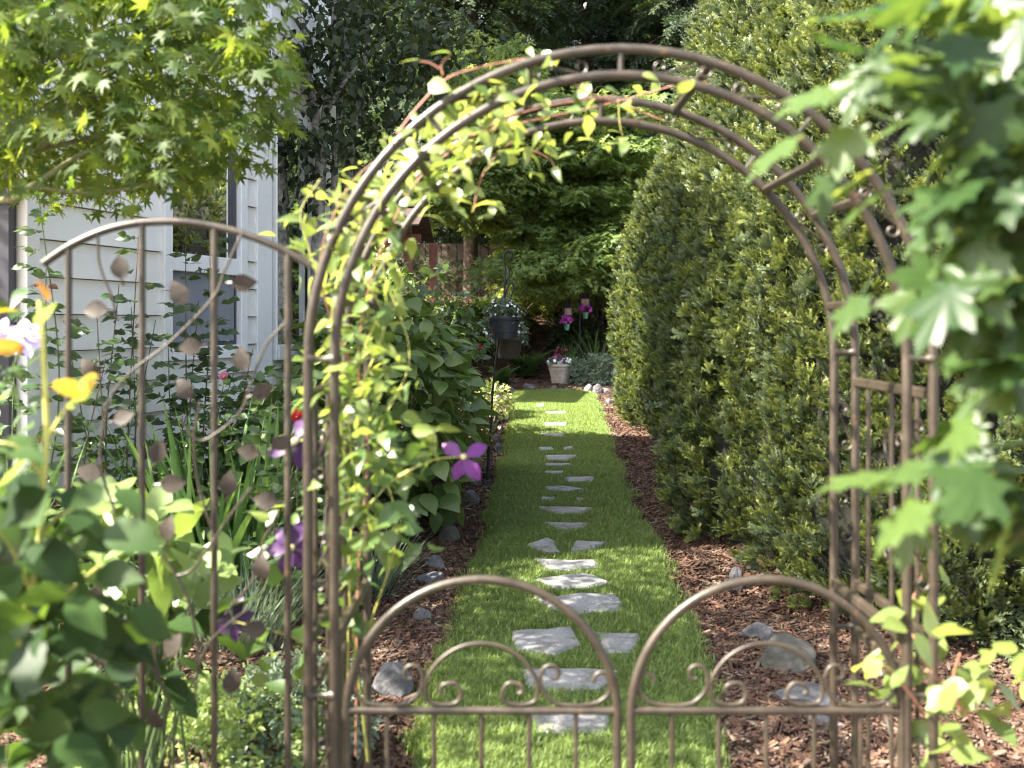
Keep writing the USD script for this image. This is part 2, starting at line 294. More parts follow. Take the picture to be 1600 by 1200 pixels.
mk('window_glass', {'t': ('transparent_bsdf', {'color': (.80, .84, .82)}), 'g': ('glossy_bsdf', {'roughness': .015, 'color': (.95, .97, .95)}), 'gm': ('geometry', {}), 'nz': ('noise_texture', {'scale': 3.0, 'detail': 1.0}), 'bp': ('bump', {'strength': .05, 'distance': .02}),
    'fr': ('fresnel', {'IOR': 1.6}), 'ma': ('math', {'math_type': 'multiply_add', 'value2': 1.6, 'value3': .34, 'use_clamp': True}), 'm': ('mix_closure', {})},
   [('gm.position', 'nz.vector'), ('nz.fac', 'bp.height'), ('bp.normal', 'g.normal'), ('fr.fac', 'ma.value1'), ('ma.value', 'm.fac'), ('t.BSDF', 'm.closure1'), ('g.BSDF', 'm.closure2')], surface='m.closure')

# ------------------------------------------------------------------ ground
xs = np.concatenate([np.linspace(-45, -8, 12), np.linspace(-7, 9, 90), np.linspace(10, 45, 12)]); ys = np.concatenate([np.linspace(-30, 0, 8), np.linspace(.3, 24, 130), np.linspace(26, 80, 12)])
gx, gy = np.meshgrid(xs, ys, indexing='ij'); gp = np.stack([gx, gy, gz(gx, gy)], -1)
near = (np.abs(gx - 1) < 6) & (gy > .2) & (gy < 24)
bumpy = (meshkit.fbm(gp * 2.2, 3, 5) - .5) * .06 + (meshkit.fbm(gp * 9, 2, 6) - .5) * .03
LAWN_L = [(645, 1200), (655, 1133), (690, 1000), (722, 930), (750, 850), (775, 750), (790, 690), (797, 640), (800, 618)]
LAWN_R = [(1135, 1200), (1120, 1133), (1095, 1000), (1045, 900), (1010, 830), (985, 770), (962, 720), (945, 660), (932, 622)]
gl = V([G(*p) for p in LAWN_L]); gr = V([G(*p) for p in LAWN_R])
gl = np.vstack([[gl[0] + (gl[0] - gl[1]) * 5], gl]); gr = np.vstack([[gr[0] + (gr[0] - gr[1]) * 5], gr])
def lawn_x(y): return np.interp(y, gl[:, 1], gl[:, 0]), np.interp(y, gr[:, 1], gr[:, 0])
LAWN_END = 14.75
lx0, lx1 = lawn_x(gy); onlawn = (gx > lx0 - .1) & (gx < lx1 + .1) & (gy < LAWN_END + .15)
gp[..., 2] += np.where(near, bumpy, 0) * np.where(onlawn, 0, 1) - np.where(onlawn, .05, 0)
nx, ny = gx.shape; i, j = np.meshgrid(np.arange(nx - 1), np.arange(ny - 1), indexing='ij'); q = np.stack([i * ny + j, (i + 1) * ny + j, (i + 1) * ny + j + 1, i * ny + j + 1], -1).reshape(-1, 4)
part('/World', 'mulch_bed', (gp.reshape(-1, 3), np.vstack([q[:, [0, 1, 2]], q[:, [0, 2, 3]]])), 'mulch_ground', smooth=True, kind='structure')
def edge_wobble(y, s): return (meshkit.noise(np.stack([y * 2.5, y * 0, y * 0], -1), s) - .5) * .06 + (meshkit.noise(np.stack([y * 14, y * 0, y * 0], -1), s + 4) - .5) * .04
ly = np.linspace(0.6, LAWN_END, 90); lt = np.linspace(0, 1, 14); a0, a1 = lawn_x(ly); a0 = a0 + edge_wobble(ly, 1); a1 = a1 + edge_wobble(ly, 2)
LX = a0[:, None] + (a1 - a0)[:, None] * lt; LY = ly[:, None] + (lt - .5)[None] ** 2 * -1.2 * np.clip((ly[:, None] - 13) / 1.75, 0, 1)
LZ = gz(LX, LY) * 0 + .04 * LY + .012 - .05 * (np.abs(lt - .5) > .49)
lv = np.stack([LX, LY, LZ], -1).reshape(-1, 3); i, j = np.meshgrid(np.arange(89), np.arange(13), indexing='ij'); q = np.stack([i * 14 + j, i * 14 + j + 1, (i + 1) * 14 + j + 1, (i + 1) * 14 + j], -1).reshape(-1, 4)
part('/World', 'lawn', (lv, np.vstack([q[:, [0, 1, 2]], q[:, [0, 2, 3]]])), 'lawn_soil', kind='structure')

# stepping stones (outlines read off the photograph, laid on the floor)
STONES = [([(815, 1063), (890, 1060), (965, 1065), (958, 1080), (935, 1093), (870, 1096), (820, 1090)], 'large grey stepping stone nearest the gate, behind its lower rail'),
    ([(830, 1130), (955, 1132), (945, 1165), (835, 1162)], 'grey stepping stone half hidden below the gate rail, closest to the camera'),
    ([(800, 1001), (893, 994), (908, 1022), (868, 1038), (803, 1028)], 'broad five-sided pale stepping stone left of the pair near the gate'),
    ([(928, 1003), (1002, 1006), (985, 1034), (942, 1036)], 'grey stepping stone right of the pair near the gate, crossed by the gate arch'),
    ([(833, 945), (870, 947), (905, 941), (960, 942), (973, 955), (966, 968), (905, 972), (868, 966)], 'rough pitted brownish grey stepping stone, wider than its neighbours'),
    ([(838, 918), (868, 914), (905, 907), (928, 911), (951, 922), (925, 931), (870, 932)], 'grey stepping stone pointed at its right end, above the rough pitted one'),
    ([(833, 886), (880, 887), (930, 887), (934, 898), (890, 903), (856, 900)], 'long straight-edged stepping stone just nearer than the split pair'),
    ([(823, 862), (855, 851), (867, 856), (875, 874), (848, 873)], 'left wedge-shaped stone of the split stepping pair'),
    ([(893, 866), (900, 856), (948, 858), (930, 868), (890, 876)], 'right wedge-shaped stone of the split stepping pair'),
    ([(849, 826), (922, 828), (915, 836), (880, 839)], 'narrow stepping stone just beyond the split pair'),
    ([(840, 801), (925, 803), (912, 811), (872, 814)], 'wide thin stepping stone, second beyond the split pair'),
    ([(845, 785), (868, 786), (864, 790), (847, 790)], 'tiny left chip of stone among the grass in the shaded lawn'),
    ([(899, 787), (915, 788), (909, 792), (901, 791)], 'tiny right chip of stone among the grass in the shaded lawn'),
    ([(852, 769), (882, 768), (912, 773), (880, 775), (858, 775)], 'thin stepping stone left of centre in the shaded lawn'),
    ([(882, 754), (930, 753), (926, 760), (888, 761)], 'stepping stone set to the right in the shaded lawn'),
    ([(852, 744), (880, 744), (882, 747), (856, 748)], 'thin sliver of stepping stone near the shadow edge'),
    ([(850, 732), (890, 732), (896, 735), (856, 736)], 'stepping stone at the edge of the sunlit grass'),
    ([(851, 719), (900, 718), (903, 722), (885, 727), (858, 726)], 'bright stepping stone first in the sunlit grass'),
    ([(841, 706), (863, 705), (866, 709), (846, 710)], 'small left stone of the sunlit pair'),
    ([(880, 706), (895, 704), (897, 709), (884, 710)], 'small right stone of the sunlit pair'),
    ([(844, 684), (884, 684), (880, 688), (850, 688)], 'sunlit stepping stone beyond the small pair'),
    ([(850, 667), (887, 666), (884, 671), (853, 671)], 'thin pale stepping stone in the middle of the sunlit grass'),
    ([(852, 649), (886, 648), (884, 652), (856, 652)], 'far stepping stone just before the shaded end of the lawn'),
    ([(838, 637), (851, 636), (850, 640), (840, 641)], 'last small stepping stone in the shade at the lawn end')]
from shapely.geometry import Polygon, Point
stone_poly = []
for k, (pts, lab) in enumerate(STONES):
    g = V([G(*p) for p in pts])[:, :2]; c = g.mean(0); r = np.random.default_rng(900 + k)
    ring = []
    for a, b in zip(g, np.roll(g, -1, 0)):
        n = max(2, int(np.linalg.norm(b - a) / .05))
        for t in np.arange(n) / n: ring.append(a + (b - a) * t + r.normal(0, .004, 2))
    ring = V(ring); stone_poly.append(Polygon(ring).buffer(0))
    n = len(ring); zt = .04 * ring[:, 1] + .038
    inn = c + (ring - c) * (1 - .014 / np.maximum(np.linalg.norm(ring - c, axis=1, keepdims=True), .03))
    zi = .04 * inn[:, 1] + .047 + (meshkit.fbm(np.c_[inn * 9, inn[:, :1] * 0], 3, k) - .5) * (.016 if k == 4 else .006)
    cc = c + (ring - c) * .45; zc = .04 * cc[:, 1] + .048 + (meshkit.fbm(np.c_[cc * 9, cc[:, :1] * 0], 3, k) - .5) * (.02 if k == 4 else .006)
    v = np.vstack([np.c_[ring, zt - .06], np.c_[ring, zt], np.c_[inn, zi], np.c_[cc, zc], [[*c,   .04 * c[1] + .048]]]); f = []
    for L in range(3):
        for a in range(n): b = (a + 1) % n; f += [[L * n + a, L * n + b, (L + 1) * n + b], [L * n + a, (L + 1) * n + b, (L + 1) * n + a]]
    f += [[3 * n + a, 3 * n + (a + 1) % n, 4 * n] for a in range(n)]
    part('/World', 'stepping_stone', (v, V(f)), 'flagstone', label=lab, cat='stepping stone', group='stepping stones set in the grass path', smooth=30)

# ------------------------------------------------------------------ house
P0, P1 = V([-2.27, 4.9, 0]), V([-1.64, 7.05, 0]); P2 = V([-1.46, 8.36, 0])
hs = thing('house', 'off-white clapboard house with tall double window behind the rose bushes', 'house', (*P0[:2], .25))
def wallbox(A, B, s0, s1, z0, z1, d0, d1, ch=0.0):
    u = unit(B - A); n = np.cross(u, [0, 0, 1.0]); R = np.stack([u, n, [0, 0, 1.0]], 1)
    return xf(box((s0, d0, z0), (s1, d1, z1), ch), R, A)
LAP, Z0, Z1 = .178, .70, 5.95
def boards(parent, A, B, s0, s1, z0, z1):
    u = unit(B - A); n = np.cross(u, [0, 0, 1.0]); R = np.stack([u, n, [0, 0, 1.0]], 1)
    k0 = int(math.floor((z0 - Z0) / LAP + 1e-6))
    z = Z0 + k0 * LAP
    while z < z1 - .01:
        a, b = max(z, z0), min(z + LAP, z1)
        t0 = .028 - .018 * (a - z) / LAP; t1 = .028 - .018 * (b - z) / LAP; a = a + .005 if a == z else a
        v = V([(s0, 0, a), (s1, 0, a), (s1, t0, a), (s0, t0, a), (s0, 0, b), (s1, 0, b), (s1, t1, b), (s0, t1, b)], float)
        f = V([[0, 2, 1], [0, 3, 2], [4, 5, 6], [4, 6, 7], [3, 7, 6], [3, 6, 2], [0, 1, 5], [0, 5, 4], [0, 4, 7], [0, 7, 3], [1, 2, 6], [1, 6, 5]])
        part(parent, 'clapboard', (v @ R.T + A, f), 'siding_paint'); z += LAP
LA, LB = np.linalg.norm(P1 - P0), np.linalg.norm(P2 - P1)
wall = part(hs, 'wall', cat_mesh([wallbox(P0, P1, 0, LA, .72, 1.405, -.12, -.001), wallbox(P0, P1, 0, 1.09, 1.405, 2.95, -.12, -.001), wallbox(P0, P1, 1.84, LA, 1.405, 2.95, -.12, -.001), wallbox(P0, P1, 0, LA, 2.95, 6.0, -.12, -.001),
     wallbox(P1, P2, 0, LB, .72, 1.38, -.12, -.001), wallbox(P1, P2, .9, LB, 1.38, 2.98, -.12, -.001), wallbox(P1, P2, 0, LB, 2.98, 6.0, -.12, -.001),
     box((-7.5, P0[1] - .001, .3), (P0[0] - .001, P0[1] + .1, 6.0)), box((-7.5, 8.3, .3), (P2[0] - .13, 8.42, 6.0)), box((-7.5, 5.0, .3), (-7.4, 8.3, 6.0))])[:2], 'lap_shadow_backing')
boards(wall, P0, P1, .06, 1.02, Z0, Z1); boards(wall, P0, P1, 1.02, 1.91, Z0, 1.335); boards(wall, P0, P1, 1.02, 1.91, 3.03, Z1); boards(wall, P0, P1, 1.91, 2.05, Z0, Z1)
boards(wall, P1, P2, .0, .98, Z0, 1.30); boards(wall, P1, P2, .98, LB, Z0, Z1); boards(wall, P1, P2, 0, .98, 3.06, Z1)
part(hs, 'foundation', cat_mesh([wallbox(P0, P1, 0, LA - .02, -.2, .719, -.14, -.02), wallbox(P1, P2, 0, LB, -.2, .719, -.14, -.02)])[:2], 'concrete')
part(hs, 'corner_board', wallbox(P0, P1, 2.05, 2.243, .69, 5.95, 0.001, .032, .004), 'trim_paint')
part(hs, 'corner_board', wallbox(P0, P1, -.03, .058, .69, 5.95, -.03, .032, .004), 'trim_paint')
win = part(hs, 'window', cat_mesh([wallbox(P0, P1, 1.02, 1.10, 1.335, 3.03, .002, .045, .004), wallbox(P0, P1, 1.83, 1.91, 1.335, 3.03, .002, .045, .004), wallbox(P0, P1, 1.10, 1.83, 2.945, 3.03, .002, .045, .004),
     wallbox(P0, P1, 1.10, 1.83, 1.335, 1.415, .002, .05, .004), wallbox(P0, P1, 1.10, 1.83, 1.85, 1.955, -.03, .035, .004)])[:2], 'trim_paint')
part(win, 'sash', cat_mesh([wallbox(P0, P1, 1.101, 1.135, 1.955, 2.944, -.03, .01), wallbox(P0, P1, 1.795, 1.829, 1.955, 2.944, -.03, .01), wallbox(P0, P1, 1.135, 1.795, 2.91, 2.944, -.03, .01),
     wallbox(P0, P1, 1.101, 1.122, 1.416, 1.849, -.03, .01), wallbox(P0, P1, 1.808, 1.829, 1.416, 1.849, -.03, .01), wallbox(P0, P1, 1.122, 1.808, 1.416, 1.436, -.03, .01)])[:2], 'downspout_metal')
def sheet(A, B, s0, s1, z0, z1, d): m = wallbox(A, B, s0, s1, z0, z1, d - .002, d + .002); return m
part(win, 'pane', sheet(P0, P1, 1.13, 1.80, 1.95, 2.915, -.012), 'window_glass')
part(win, 'pane', sheet(P0, P1, 1.118, 1.812, 1.43, 1.852, -.012), 'window_glass')
part(win, 'blind', sheet(P0, P1, 1.102, 1.828, 1.417, 1.848, -.06), 'blind_cloth')
part(win, 'insect_screen', sheet(P0, P1, 1.125, 1.806, 1.44, 1.847, .004), 'insect_screen')
part(win, 'dark_backing', wallbox(P0, P1, 1.09, 1.84, 1.40, 2.95, -.90, -.80), 'dark_room')
w2 = part(hs, 'window', cat_mesh([wallbox(P1, P2, .03, .06, 1.30, 3.06, .002, .05, .004), wallbox(P1, P2, .80, .95, 1.30, 3.06, .002, .05, .004), wallbox(P1, P2, .06, .80, 2.96, 3.06, .002, .07, .004), wallbox(P1, P2, .06, .80, 1.30, 1.40, .002, .06, .004)])[:2], 'trim_paint')
part(w2, 'pane', sheet(P1, P2, .055, .805, 1.39, 2.965, -.01), 'window_glass'); part(w2, 'dark_backing', wallbox(P1, P2, 0, .89, 1.38, 2.98, -.8, -.7), 'dark_room')
part(hs, 'eave', cat_mesh([wallbox(P1, P2, -.02, LB + .02, 3.07, 3.16, .03, .075, .006), wallbox(P1, P2, -.02, LB + .02, 3.161, 3.30, .03, .055, .006)])[:2], 'beige_paint')
rv = V([(-2.1, 4.6, 6.02), (-1.35, 8.6, 6.02), (-7.9, 8.6, 6.02), (-7.9, 4.6, 6.02), (-4.8, 5.4, 7.6), (-4.8, 7.8, 7.6)]); rv2 = rv - [0, 0, .12]  # upper walls and roof out of view, height set to shade the yews
rf = [[0, 1, 5], [0, 5, 4], [1, 2, 5], [2, 3, 4], [2, 4, 5], [3, 0, 4]]
part(hs, 'roof', (np.vstack([rv, rv2]), V(rf + [[a + 6, c + 6, b + 6] for a, b, c in rf] + [[0, 6, 7], [0, 7, 1], [1, 7, 8], [1, 8, 2], [2, 8, 9], [2, 9, 3], [3, 9, 6], [3, 6, 0]])), 'roof_shingle')
part(hs, 'downspout', cat_mesh([box((-2.375, 4.83, .3), (-2.305, 4.893, 5.9), .012)] + [box((-2.385, 4.82, z), (-2.295, 4.894, z + .03)) for z in (1.0, 2.1, 3.0)])[:2], 'downspout_metal')
part(hs, 'front_wall', box((-7.5, 4.84, .6), (-2.39, 4.897, 5.95)), 'beige_paint')
part(hs, 'corner_post', box((-2.60, 4.75, .3), (-2.42, 4.838, 1.75), .01), 'trim_paint')

# ------------------------------------------------------------------ arbor
YF, YB, AC, RI, RO, ZS = 2.2, 2.7, .2277, .60, .655, 1.47
ab = thing('garden_arbor', 'bronze metal garden arbor of four arched tubes with scrolls, framing the grass path', 'arbor', (AC, 2.45, .1))
TR = .0105
def arch_pts(y, r, zb): 
    a = np.linspace(math.pi, 0, 41)
    return np.vstack([[[AC - r, y, z] for z in np.linspace(zb, ZS - .02, 8)], np.stack([AC + r * np.cos(a), np.full(41, y), ZS + r * np.sin(a)], 1), [[AC + r, y, z] for z in np.linspace(ZS - .02, zb, 8)]])
for y in (YF, YB):
    for r in (RO, RI): part(ab, 'arch_tube', tube(arch_pts(y, r, .03 + .04 * y), TR, 10), 'bronze_metal', smooth=40)
for deg, r in ((73, RO), (33, RO), (107, RO), (147, RO), (45, RI), (135, RI), (12, RI), (168, RI)):
    a = math.radians(deg); x, z = AC + r * math.cos(a), ZS + r * math.sin(a)
    R = Rotation.from_euler('y', -(a - math.pi / 2)).as_matrix()
    part(ab, 'cross_bar', xf(box((-.009, YF - .004, -.009), (.009, YB + .004, .009), .003), R, V([x, 0, z])), 'bronze_metal')
for y in (YF, YB):
    for s in (-1, 1):
        for z in (ZS + .005, .77, .28): part(ab, 'rung', tube(spline([[AC + s * RI, y, z], [AC + s * RO, y, z]], 8), [.013, .013, .0085, .006, .006, .006, .0085, .013, .013], 8), 'bronze_metal', smooth=40)
    for deg in (90, 52, 128): a = math.radians(deg); part(ab, 'rung', tube([[AC + r * math.cos(a), y, ZS + r * math.sin(a)] for r in (RI, RO)], .006, 8), 'bronze_metal', smooth=40)
def spiral(c, R, a0, turns, n=14):
    t = np.linspace(0, 1, n); r = R * (1 - .62 * t); a = a0 + turns * 2 * math.pi * t
    return np.stack([c[0] + r * np.cos(a), c[1] + r * np.sin(a)], 1)
def s_scroll(h, w):
    """An S in the (v, u) plane: u along the tube from -h/2 to h/2, v across from -w/2 to w/2."""
    R = w * .30; top = spiral((w / 2 - R - w * .12, h / 2 - R), R, -.35, .95)
    bot = -top
    return np.vstack([bot[::-1], [[-.1 * w, -.1 * h], [.1 * w, .1 * h]], top]) if False else np.vstack([(-spiral((-(w / 2) + R + .12 * w, h / 2 - R), R, math.pi + .35, -.95))[::-1], spiral((-(w / 2) + R + .12 * w, h / 2 - R), R, math.pi + .35, -.95) * [1, 1]])
S0 = spline(s_scroll(.125, .052), 3)
for y in (YF, YB):
    for s in (-1, 1):
        for zc in (1.60 - .02, 1.285, 1.05, .62, .40):
            q = S0 * [s, 1]; part(ab, 'scroll', tube(np.stack([AC + s * (RI + RO) / 2 + q[:, 0], np.full(len(q), y), zc + q[:, 1]], 1), .0031, 6), 'bronze_metal', smooth=60) if zc < 1.4 else None
        for deg in (30, 62, 78):
            a0 = math.radians(deg if s > 0 else 180 - deg); rm = (RI + RO) / 2; q = S0 * [s, 1]
            a = a0 + q[:, 1] / rm; r = rm + q[:, 0]
            part(ab, 'scroll', tube(np.stack([AC + r * np.cos(a), np.full(len(q), y), ZS + r * np.sin(a)], 1), .0031, 6), 'bronze_metal', smooth=60)
def ybar(x, z, w=.009, h=.011): return box((x - w, YF + .006, z - h), (x + w, YB - .006, z + h), .003)
for s in (-1, 1):
    xo, xi = AC + s * RO, AC + s * RI
    for x, z in ((xo, 1.40), (xo, .885), (xo, .765), (xi, .885)): part(ab, 'side_rail', ybar(x, z), 'bronze_metal')
    for yb in (2.60, 2.44, 2.285): part(ab, 'baluster', tube([[xo, yb, .14], [xo, yb, 1.39]], .0055, 8), 'bronze_metal', smooth=40)
    for zc, fl in ((1.24, 1), (1.05, -1), (.62, 1)):
        for dy in (-1, 1):
            q = V([(.0, -.075), (.018, -.03), (.04, .0), (.052, .03), (.045, .052), (.026, .055), (.016, .04), (.024, .028), (.032, .034)])
            q = spline(q, 5); part(ab, 'scroll', tube(np.stack([np.full(len(q), xo + .004 * s), 2.44 + dy * (q[:, 0] + .006), zc + fl * q[:, 1]], 1), .0031, 6), 'bronze_metal', smooth=60)

# ------------------------------------------------------------------ gate leaves
HALF = [(0, .141), (-.045, .133), (-.085, .108), (-.112, .072), (-.118, .045), (-.111, .020), (-.082, .012), (-.053, .017), (-.043, .036), (-.056, .057), (-.080, .054), (-.086, .041), (-.078, .035)]
CSC = [(-.235, .060), (-.238, .072), (-.250, .080), (-.264, .070), (-.266, .036), (-.232, .014), (-.165, .013), (-.131, .037), (-.123, .067), (-.131, .089), (-.147, .095), (-.161, .085), (-.158, .068), (-.146, .067)]
for k, (px, lab) in enumerate(((752.5, 'left leaf of the low arched metal gate, in front of the mulch edge and grass'), (1197.5, 'right leaf of the low arched metal gate, beside the arbor\'s right posts'))):
    gc = V([(px - CX) / F * YF, YF, .729]); gt = thing('gate_leaf', lab, 'gate', (gc[0], YF, .1), group='leaves of the arched metal gate')
    a = np.linspace(math.pi, 0, 33); R_ = .284
    pts = np.vstack([[[-R_, 0, z - gc[2]] for z in np.linspace(.14, .70, 5)], np.stack([R_ * np.cos(a), 0 * a, R_ * np.sin(a)], 1), [[R_, 0, z - gc[2]] for z in np.linspace(.70, .14, 5)]])
    part(gt, 'frame', tube(pts + gc, .0095, 10), 'bronze_metal', smooth=40)
    for z, rr in ((.738 - gc[2] , .0085), (.22 - gc[2], .0085)): part(gt, 'rail', tube(V([[-R_ + .006, 0, z], [R_ - .006, 0, z]]) + gc, rr, 10), 'bronze_metal', smooth=40)
    for dx in (-.198, -.1, 0, .1, .198): part(gt, 'baluster', tube(V([[dx, 0, .22 - gc[2]], [dx, 0, .006]]) + gc, .005, 8), 'bronze_metal', smooth=40)
    h = V(HALF); full = np.vstack([h[::-1], (h * [-1, 1])[1:]]); q = spline(full, 5)
    part(gt, 'inner_arch', tube(np.stack([q[:, 0], 0 * q[:, 0], q[:, 1] + .009], 1) + gc, .0048, 8), 'bronze_metal', smooth=60)
    for s in (1, -1):
        q = spline(V(CSC) * [s, 1], 5); part(gt, 'scroll', tube(np.stack([q[:, 0], 0 * q[:, 0], q[:, 1] + .009], 1) + gc, .0045, 8), 'bronze_metal', smooth=60)

# ------------------------------------------------------------------ metal trellis panel left of the arbor
tp = thing('trellis_panel', 'arched bronze metal trellis panel with vine rods and metal leaves left of the arbor', 'trellis panel', (-.70, YF, .1))
part(tp, 'arch_rail', tube(spline([P(x, y, YF) for x, y in ((68, 412), (85, 400), (110, 384), (150, 365), (190, 353), (235, 347), (285, 347), (335, 354), (385, 367), (440, 389), (486, 415))], 6), .0085, 10), 'bronze_metal', smooth=40)
for px, py in ((107, 386), (222, 348), (335, 354), (450, 393)):
    q = P(px, py, YF); part(tp, 'bar', tube([q, [q[0], YF, .09]], .0072, 10), 'bronze_metal', smooth=40)
part(tp, 'bottom_rail', tube([P(107, 1225, YF), P(450, 1225, YF)], .008, 10), 'bronze_metal', smooth=40)
ROD = YF - .012
RODS = [[(160, 640), (170, 625), (200, 585), (267, 533), (333, 465), (352, 420), (378, 365)], [(153, 368), (154, 405), (163, 436), (176, 468), (182, 500)], [(445, 505), (415, 540), (392, 600), (378, 640), (345, 672), (310, 688), (282, 655)], [(313, 625), (303, 680), (307, 740), (322, 800), (340, 850)],
        [(180, 800), (160, 740), (158, 690), (170, 625)], [(180, 758), (230, 835), (276, 900), (300, 960), (310, 1030), (303, 1095)], [(116, 920), (145, 975), (190, 1005), (230, 1035), (256, 1075), (267, 1110)], [(240, 1000), (243, 1030), (250, 1060)], [(393, 762), (360, 805), (330, 850), (300, 890), (276, 900)], [(390, 950), (345, 985), (318, 1020), (306, 1060)], [(435, 800), (410, 850), (395, 905), (372, 935), (352, 960)]]
for r in RODS: part(tp, 'vine_rod', tube(spline([P(x, y, ROD) for x, y in r], 6), .0029, 7), 'bronze_metal', smooth=60)
MLEAF = [(189, 417, 95, 36), (149, 485, 180, 36), (279, 457, 118, 38), (383, 441, 2, 36), (140, 575, 135, 34), (288, 607, 125, 34), (379, 560, 95, 36), (411, 610, 25, 34), (139, 738, 170, 36), (247, 705, 72, 36), (272, 755, 5, 38), (357, 755, 82, 36), (415, 782, 172, 36), (175, 831, 185, 34), (265, 824, 78, 36),
         (150, 930, 75, 36), (185, 977, 195, 36), (157, 1024, 178, 36), (272, 1007, 55, 38), (398, 982, 170, 36), (362, 1062, 88, 38), (243, 1120, 120, 36), (410, 885, 88, 38), (297, 542, 190, 34), (195, 652, 20, 32), (388, 705, 170, 32), (440, 690, 35, 32)]
lt_, lf_ = ovate(8, .36, 0, 0, .42)
for px, py, ang, L in MLEAF:
    a = math.radians(ang); s = L / F * YF * 1.12; d = V([math.cos(a), 0, math.sin(a)]); w = V([-math.sin(a), 0, math.cos(a)])
    c = P(px, py, ROD - .005); r = np.random.default_rng(px * 7 + py); tilt = r.uniform(-.35, .35); th = .0012
    fx = w * math.cos(tilt) + V([0, 1, 0]) * math.sin(tilt); nn = np.cross(d, fx)
    u, vv = lt_[:, 1] - .5, lt_[:, 0]
    dome_ = .06 * np.cos(np.pi * u) + .22 * np.abs(vv) * r.uniform(.3, 1.3) + .012 * np.sin(u * 30) * (np.abs(vv) > .05) + r.uniform(-.25, .25) * u ** 2
    b = c + s * (u[:, None] * d + vv[:, None] * fx + dome_[:, None] * nn)
    bb = b + nn * th; k = len(b); m = len(lt_) // 3
    ff = [*lf_, *(lf_[:, ::-1] + k)]
    loop = list(range(m)) + list(range(3 * m - 1, 2 * m - 1, -1))
    for i_ in range(len(loop)): p_, q_ = loop[i_], loop[(i_ + 1) % len(loop)]; ff += [[p_, q_, q_ + k], [p_, q_ + k, p_ + k]]
    lf = part(tp, 'metal_leaf', (np.vstack([b, bb]), V(ff)), 'leaf_metal', smooth=35)
    part(lf, 'stalk', tube([c - d * s * .5, c - d * s * .72 + V([0, .003, 0])], .0028, 6), 'bronze_metal')

# ------------------------------------------------------------------ rocks
def rock(px, py, w, h, mat, label, seed, yoff=0.0, flat=1.0):
    """A rock seen at (px, py) centre, w x h photo pixels, standing on the floor."""
    y = F * CAM / (py + h * .42 - HY + F * .04)
    if y > 16.2: y = 16.2
    y += yoff; k = y / F; rng = np.random.default_rng(seed)
    m = trimesh.creation.icosphere(4); v = np.array(m.vertices)
    for _ in range(9):
        n = unit(rng.normal(size=3)); d = rng.uniform(.55, .85); o = v @ n - d; v -= np.maximum(o, 0)[:, None] * n * .92
    v *= (1 + .22 * (meshkit.fbm(v * 1.6 + seed, 3, seed) - .5) + .15 * (meshkit.fbm(v * 6 + seed, 3, seed) - .5) + .07 * (meshkit.fbm(v * 17 + seed, 2, seed + 1) - .5))[:, None]
    v = v / np.abs(v).max(0)
    v = v * V([w * k / 2, w * k * .42, h * k * .62])
    x = (px - CX) * k; z = float(gz(x, y)) + h * k * .27
    part('/World', 'rock', (v + [x, y, z], m.faces), mat, label=label, cat='rock', smooth=28)
ROCKS = [(681, 881, 36, 30, 'grey_rock', 'pale grey rock behind its flat twin in the left mulch'), (676, 903, 50, 22, 'grey_rock', 'smooth blue-grey flat rock in the left mulch beside the grass'), (659, 962, 32, 30, 'grey_rock', 'small pointed grey rock in the mulch above the gate\'s left arch'),
    (612, 1063, 70, 62, 'grey_rock', 'largest rough grey rock in the left mulch, seen through the gate'), (699, 806, 56, 34, 'brown_rock', 'dark mossy brown block of rock under the hydrangea'), (702, 836, 34, 36, 'brown_rock', 'mossy brown wedge rock in front of the dark block'),
    (735, 778, 30, 28, 'grey_rock', 'angular grey rock at the foot of the planter pole'), (745, 755, 22, 18, 'grey_rock', 'grey rock behind the planter pole foot'), (779, 700, 14, 20, 'grey_rock', 'small sunlit rock on the left edge of the bright grass'), (776, 684, 16, 14, 'grey_rock', 'pale sunlit rock further up the left edge of the grass'), (783, 668, 12, 12, 'grey_rock', 'tiny rock beside the variegated shrub'),
    (797, 609, 18, 9, 'grey_rock', 'low grey rock at the far left end of the lawn'), (825, 604, 23, 11, 'grey_rock', 'oblong grey rock below the ferns at the lawn end'), (865, 606, 13, 9, 'grey_rock', 'small rock just left of the stone pot foot'), (886, 609, 13, 8, 'grey_rock', 'small grey rock in front of the stone pot'),
    (921, 607, 18, 18, 'grey_rock', 'tilted grey rock left in the far right rock pile'), (933, 608, 18, 19, 'grey_rock', 'upright facetted grey rock in the far right rock pile'), (947, 611, 20, 11, 'grey_rock', 'flat rock at the right end of the far rock pile'), (951, 626, 16, 11, 'grey_rock', 'grey rock lying nearer than the far right rock pile'), (921, 574, 24, 22, 'tan_rock', 'round tan boulder behind the grey-green cushion plant'),
    (1186, 985, 56, 36, 'grey_rock', 'grey rock left of the big boulder under the yew'), (1230, 1017, 92, 62, 'brown_rock', 'big mossy boulder in the right mulch under the yew'), (1262, 1086, 100, 36, 'grey_rock', 'flat grey rock behind the right gate rail'), (1152, 905, 26, 44, 'grey_rock', 'small grey rock tucked under the yew edge'), (1262, 1118, 110, 22, 'grey_rock', 'low flat slab of rock nearest the right gate leaf')]
for k, r in enumerate(ROCKS): rock(*r, seed=40 + k)
for k, (x, lab) in enumerate(((808, 'low boulder on the bank left of the sunlit slope'), (775, 'grey boulder at the fence foot on the bank'))):
    q = P(x, 470, 18.2); m = trimesh.creation.icosphere(3); v = np.array(m.vertices); v *= (.8 + .5 * meshkit.fbm(v * 1.5 + k * 9, 3, 77 + k))[:, None]
    part('/World', 'rock', (v * [.22, .2, .18] + [q[0], 18.2, float(gz(q[0], 18.2)) + .08], m.faces), 'grey_rock', label=lab, cat='rock', smooth=30)

